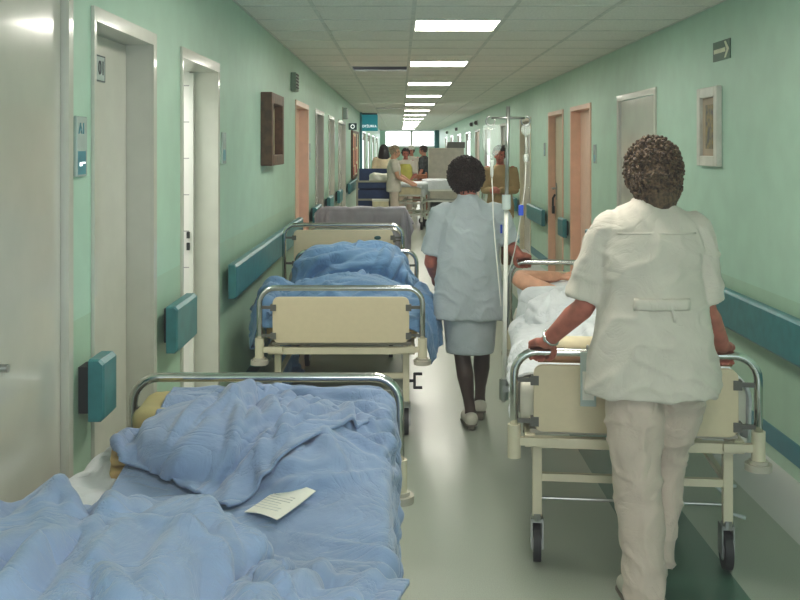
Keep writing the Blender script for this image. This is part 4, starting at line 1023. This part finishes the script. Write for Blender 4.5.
# ------------------------------------------------ people farther down the corridor
def simple(lab, loc, rot, J, topm, hem, legs, hairm, hairfn, skin='skin', sleeve=.65, flare=.19, hands={}, shoes=True):
    t = thing('person', lab, 'person', loc, R(rot))
    body(t, J, SK(skin), .011, hands)
    tp = garment(t, 'top', top(J, hem, flare, .15, sleeve), topm, .014, 3, .006, 7, 1)
    if legs: garment(t, 'trousers', trousers(J), legs, .014, 2, .005, 8, 2)
    if shoes: shoe(t, J['anL'], J['toL'], M['shoe'], False); shoe(t, J['anR'], J['toR'], M['shoe'], False)
    hairfn(t, J); return t, tp
short = lambda m: (lambda t, J: hair(t, J['head']+V3((0,-.012,.03)), (.087,.1,.095), 110, .016, m, 2, Mh=J['Mh'], front=.045, zlow=.03, jitter=.006))
def longhair(m):
    def f(t, J):
        bm = B(); h = J['head']; ellip(bm, h+V3((0,-.015,.03)), (.092,.105,.10), 3)
        for k in range(40):
            a = PI+PI*k/39; x, y = .085*math.cos(a), .08*math.sin(a); tube(bm, [h+V3((x*.8,y*.9,.06)), h+V3((x*1.1,y*1.15-.02,-.06)), h+V3((x*1.35,y*1.1-.03,-.16)), h+V3((x*1.25,y*.95-.03,-.27-.03*math.sin(k*2.3)))], [.024,.024,.02,.008], 7, 2, True)
        obj('hair', bm, m, t, smooth=True)
    return f
simple('person with long black hair and pale yellow top, seen from behind the blue trolley', (-.36,21.4,0), 0, std(1.02), M['creamtop'], .84, M['creamtop'], M['hairk'], longhair(M['hairk']), sleeve=.95)
J = std(1.0, elL=V3((-.2,.12,1.12)), wrL=V3((-.15,.32,1.0)), elR=V3((.2,.08,1.10)), wrR=V3((.17,.30,.98)))
simple('fair haired person in white uniform standing in profile, reaching over the trolley bed', (-.12,18.75,0), -90, J, M['uni_w'], .80, M['trouser'], M['hairg'], short(M['hairg']), 'skin3')
J = std(.965, elL=V3((-.22,.06,1.06)), wrL=V3((-.12,.2,.95)), elR=V3((.22,.06,1.06)), wrR=V3((.12,.2,.95)))
t, tp = simple('woman in yellow green apron and white sleeves facing the viewer', (.13,21.9,0), 180, J, M['uni_w'], .8, M['trouser'], M['hairb'], short(M['hairb']), 'skin2', .95)
bm = B(); p = J['pelvis']; loft(bm, [(0,.03,.62,.2,.15),(0,.03,.85,.19,.15),(0,.03,1.04,.168,.135),(0,.035,1.2,.165,.135),(0,.03,1.3,.12,.12)], 24); garment(t, 'apron', bm, M['apron'], .014, 2, .004, 7, 3)
J = std(1.0)
t, tp = simple('person in white coat and white cap, standing behind the aproned woman', (.30,25.2,0), 165, J, M['uni_w'], .6, M['uni_w'], M['hairb'], short(M['hairb']), 'skin', .95)
bm = B(); ellip(bm, J['head']+V3((0,-.01,.07)), (.098,.112,.085), 3); tube(bm, [J['head']+V3((.09*math.cos(a),-.005+.102*math.sin(a),.045)) for a in np.linspace(0,2*PI,24)], .014, 8); obj('cap', bm, M['white'], t, smooth=True)
simple('person in dark patterned clothes standing beside the tall grey cabinet', (.61,24.6,0), 70, std(1.01), M['camo'], .62, M['camo'], M['hairb'], short(M['hairb']), 'skin', .97)
J = std(.99, elL=V3((-.205,.04,1.10)), wrL=V3((-.02,.22,1.10)), elR=V3((.205,.04,1.10)), wrR=V3((.03,.19,1.08)))
t, tp = simple('person in tan jacket with folded arms, behind the drip stand', (1.345,12.9,0), 168, J, M['tanjacket'], .72, M['brownwood'], M['hairb'], short(M['hairb']), 'skin2', .98, hands={'L':('r',(1,-.1,-.1),(0,-1,0),(0,0,1)),'R':('r',(-1,-.1,.0),(0,-1,0),(0,0,1))})
bm = B()
for s in 'LR': tube(bm, [J['el'+s], J['el'+s].lerp(J['wr'+s], .5), J['el'+s].lerp(J['wr'+s], .9)], [.055,.05,.045], 14, 2, True)
garment(t, 'sleeve_cuffs', bm, M['tanjacket'], .012, 2, .004, 9, 4)
# ------------------------------------------------ furniture down the corridor
t = thing('linen_trolley', 'blue sided linen trolley with grey frame by the left wall', 'trolley', (-.52,19.3,0))
bm = B()
for x in (-.33,.33):
    for y in (-.3,.3): bx(bm, x-.02, x+.02, y-.02, y+.02, .1, 1.24 if y > 0 else 1.03)
for z in (.14,.62,.98): bx(bm, -.33, .33, -.32, -.29, z, z+.035); bx(bm, -.345, -.315, -.3, .3, z, z+.035); bx(bm, .315, .345, -.3, .3, z, z+.035)
bx(bm, .35, .5, -.28, .3, .1, 1.0); obj('frame', bm, M['greyp'], t)
obj('upper_panel', bx(B(), -.31, .31, -.285, -.27, .86, .98), M['navy'], t); obj('lower_panel', bx(B(), -.31, .31, -.285, -.27, .52, .83), M['navy'], t); obj('base_panel', bx(B(), -.31, .31, -.285, -.27, .16, .48), M['navy'], t)
obj('back_panel', bx(B(), -.31, .31, .28, .295, .3, 1.24), M['navy'], t); obj('shelf', bx(B(), -.31, .31, -.28, .28, .955, .97), M['greyp'], t)
for x in (-.3,.3):
    for y in (-.27,.27): obj('caster_wheel', cyl(B(), (x,y,.05), (1,0,0), .05, .03, 16), M['dark'], t)
bm = B(); rbox(bm, (0,0,0), (.2,.16,.09), .06, 5); o = obj('linen_bundle', displace(remesh(bm, .02, 1), lambda c, n: .05*noise.noise(c*9)), M['paper'], smooth=True); o.location = (-.40,19.25,1.055); tag(o, 'crumpled white linen on top of the blue trolley', 'linen')
t = thing('paper_stack', 'pale box of papers in front of the blue trolley', 'box', (-.38,18.80,0))
bm = B(); bx(bm, -.16, .16, -.12, .12, .0, .62); obj('box', bm, M['creamtop'], t, bevel=.01); obj('lid', bx(B(), -.165, .165, -.125, .125, .62, .66), M['paper'], t)
def gurney(lab, loc, rot, L, W, z, mm, dark=False):
    t = thing('patient_trolley', lab, 'trolley', loc, R(rot))
    bm = B()
    for x in (-L/2,L/2-.04):
        for y in (-W/2,W/2-.04): bx(bm, x, x+.04, y, y+.04, .16, z-.14)
    for zz in (.28,.52,z-.25):
        for y in (-W/2,W/2-.03): bx(bm, -L/2, L/2, y, y+.03, zz, zz+.035)
        for x in (-L/2,L/2-.03): bx(bm, x, x+.03, -W/2, W/2, zz, zz+.035)
    obj('frame', bm, M['white'], t)
    m = obj('mattress', rbox(B(), (0,0,z-.125), (L/2,W/2,.125), .03, 4), mm, t, smooth=True)
    for x in (-L/2+.02,L/2-.02):
        for y in (-W/2+.02,W/2-.02): obj('caster_wheel', cyl(B(), (x,y,.08), (0,1,0), .08, .035, 18), M['dark'], t)
    return t
gurney('white patient trolley with tall mattress side, in front of grey cabinet', (1.16,20.6,0), 4, 1.35, .62, 1.0, M['wsheet'])
bm = B(); rbox(bm, (0,0,0), (.3,.18,.1), .05, 4); o = obj('equipment_case', bm, M['dark'], smooth=True); o.location = (.95,20.6,.41); tag(o, 'dark equipment case on the lower rack of the white patient trolley', 'case')
gurney('low trolley bed with cream mattress between the people in white', (.28,20.2,0), 82, 1.4, .55, .93, M['creamtop'])
P0 = grid(-.34, .40, -.75, .35, 40, 50, 1.0)
P = cloth(P0, .80/40, 1.16/50, lambda p: sd_box(p, (0,0,.83), (.28,.72,.105), .03), 100, 6, .01, 3, .03)
o = at(cloth_obj('sheet', P, M['wsheet'], thick=.006), (.28,20.2,0), R(-8)); tag(o, 'white sheet sagging over the cream trolley bed', 'sheet')
t = thing('cabinet_trolley', 'tall grey cabinet trolley with dark sloped lid in the corridor', 'cabinet', (1.09,22.6,0))
obj('body', bx(B(), -.42, .40, -.3, .3, .12, 1.66), M['greyp'], t, bevel=.02)
bm = B(); v = [bm.verts.new(p) for p in ((.0,-.28,1.66),(.42,-.28,1.66),(.42,.28,1.66),(.0,.28,1.66),(.03,-.28,1.80),(.42,-.28,1.80),(.42,.28,1.80),(.03,.28,1.80))]
for f in ((0,1,2,3),(7,6,5,4),(0,4,5,1),(1,5,6,2),(2,6,7,3),(3,7,4,0)): bm.faces.new([v[i] for i in f])
obj('lid', bm, M['greyd2'], t); obj('door_panel', bx(B(), -.38, .36, -.312, -.3, .9, 1.6), M['greyp'], t, bevel=.006); obj('drawer_front', bx(B(), -.38, .36, -.312, -.3, .3, .86), M['greyp'], t, bevel=.006)
for x in (-.36,.34):
    for y in (-.25,.25): obj('caster_wheel', cyl(B(), (x,y,.06), (1,0,0), .06, .03, 16), M['dark'], t)
t = thing('wooden_crate', 'reddish brown slatted wooden stand beside person in dark clothes', 'crate', (.46,23.7,0))
for k in range(5): obj('slat', bx(B(), -.2, .2, -.2, .2, .35+k*.14, .45+k*.14), M['brownbox'], t)
bm = B(); [bx(bm, x, x+.04, y, y+.04, 0, 1.05) for x in (-.21,.17) for y in (-.21,.17)]; obj('post', bm, M['brownbox'], t)
# ================================================================ CAMERA, LIGHT
cam = bpy.data.cameras.new('camera'); co = bpy.data.objects.new('camera', cam); C.objects.link(co)
co.location = (0, 0, 1.66); co.rotation_euler = (PI/2, 0, 0)
cam.sensor_width = 36; cam.lens = 960/800*36; cam.shift_x = 0; cam.shift_y = -.19; cam.clip_end = 200; cam.clip_start = .05
bpy.context.scene.camera = co
w = bpy.data.worlds.new('daylight'); bpy.context.scene.world = w; w.use_nodes = True
N = w.node_tree.nodes; bg = N['Background']; bg.inputs['Color'].default_value = (.86, .93, 1, 1); bg.inputs['Strength'].default_value = 3.0
sc = bpy.context.scene
sc.view_settings.view_transform = 'Standard'; sc.view_settings.look = 'None'; sc.view_settings.exposure = .2
sc.cycles.use_denoising = True
sc.cycles.max_bounces = 8; sc.cycles.diffuse_bounces = 5; sc.cycles.sample_clamp_indirect = 6

vs = sc.view_settings; vs.use_curve_mapping = True
cm = vs.curve_mapping; cv = cm.curves[3]; cv.points[0].location = (0, .012); cv.points[1].location = (1, 1); cm.update()
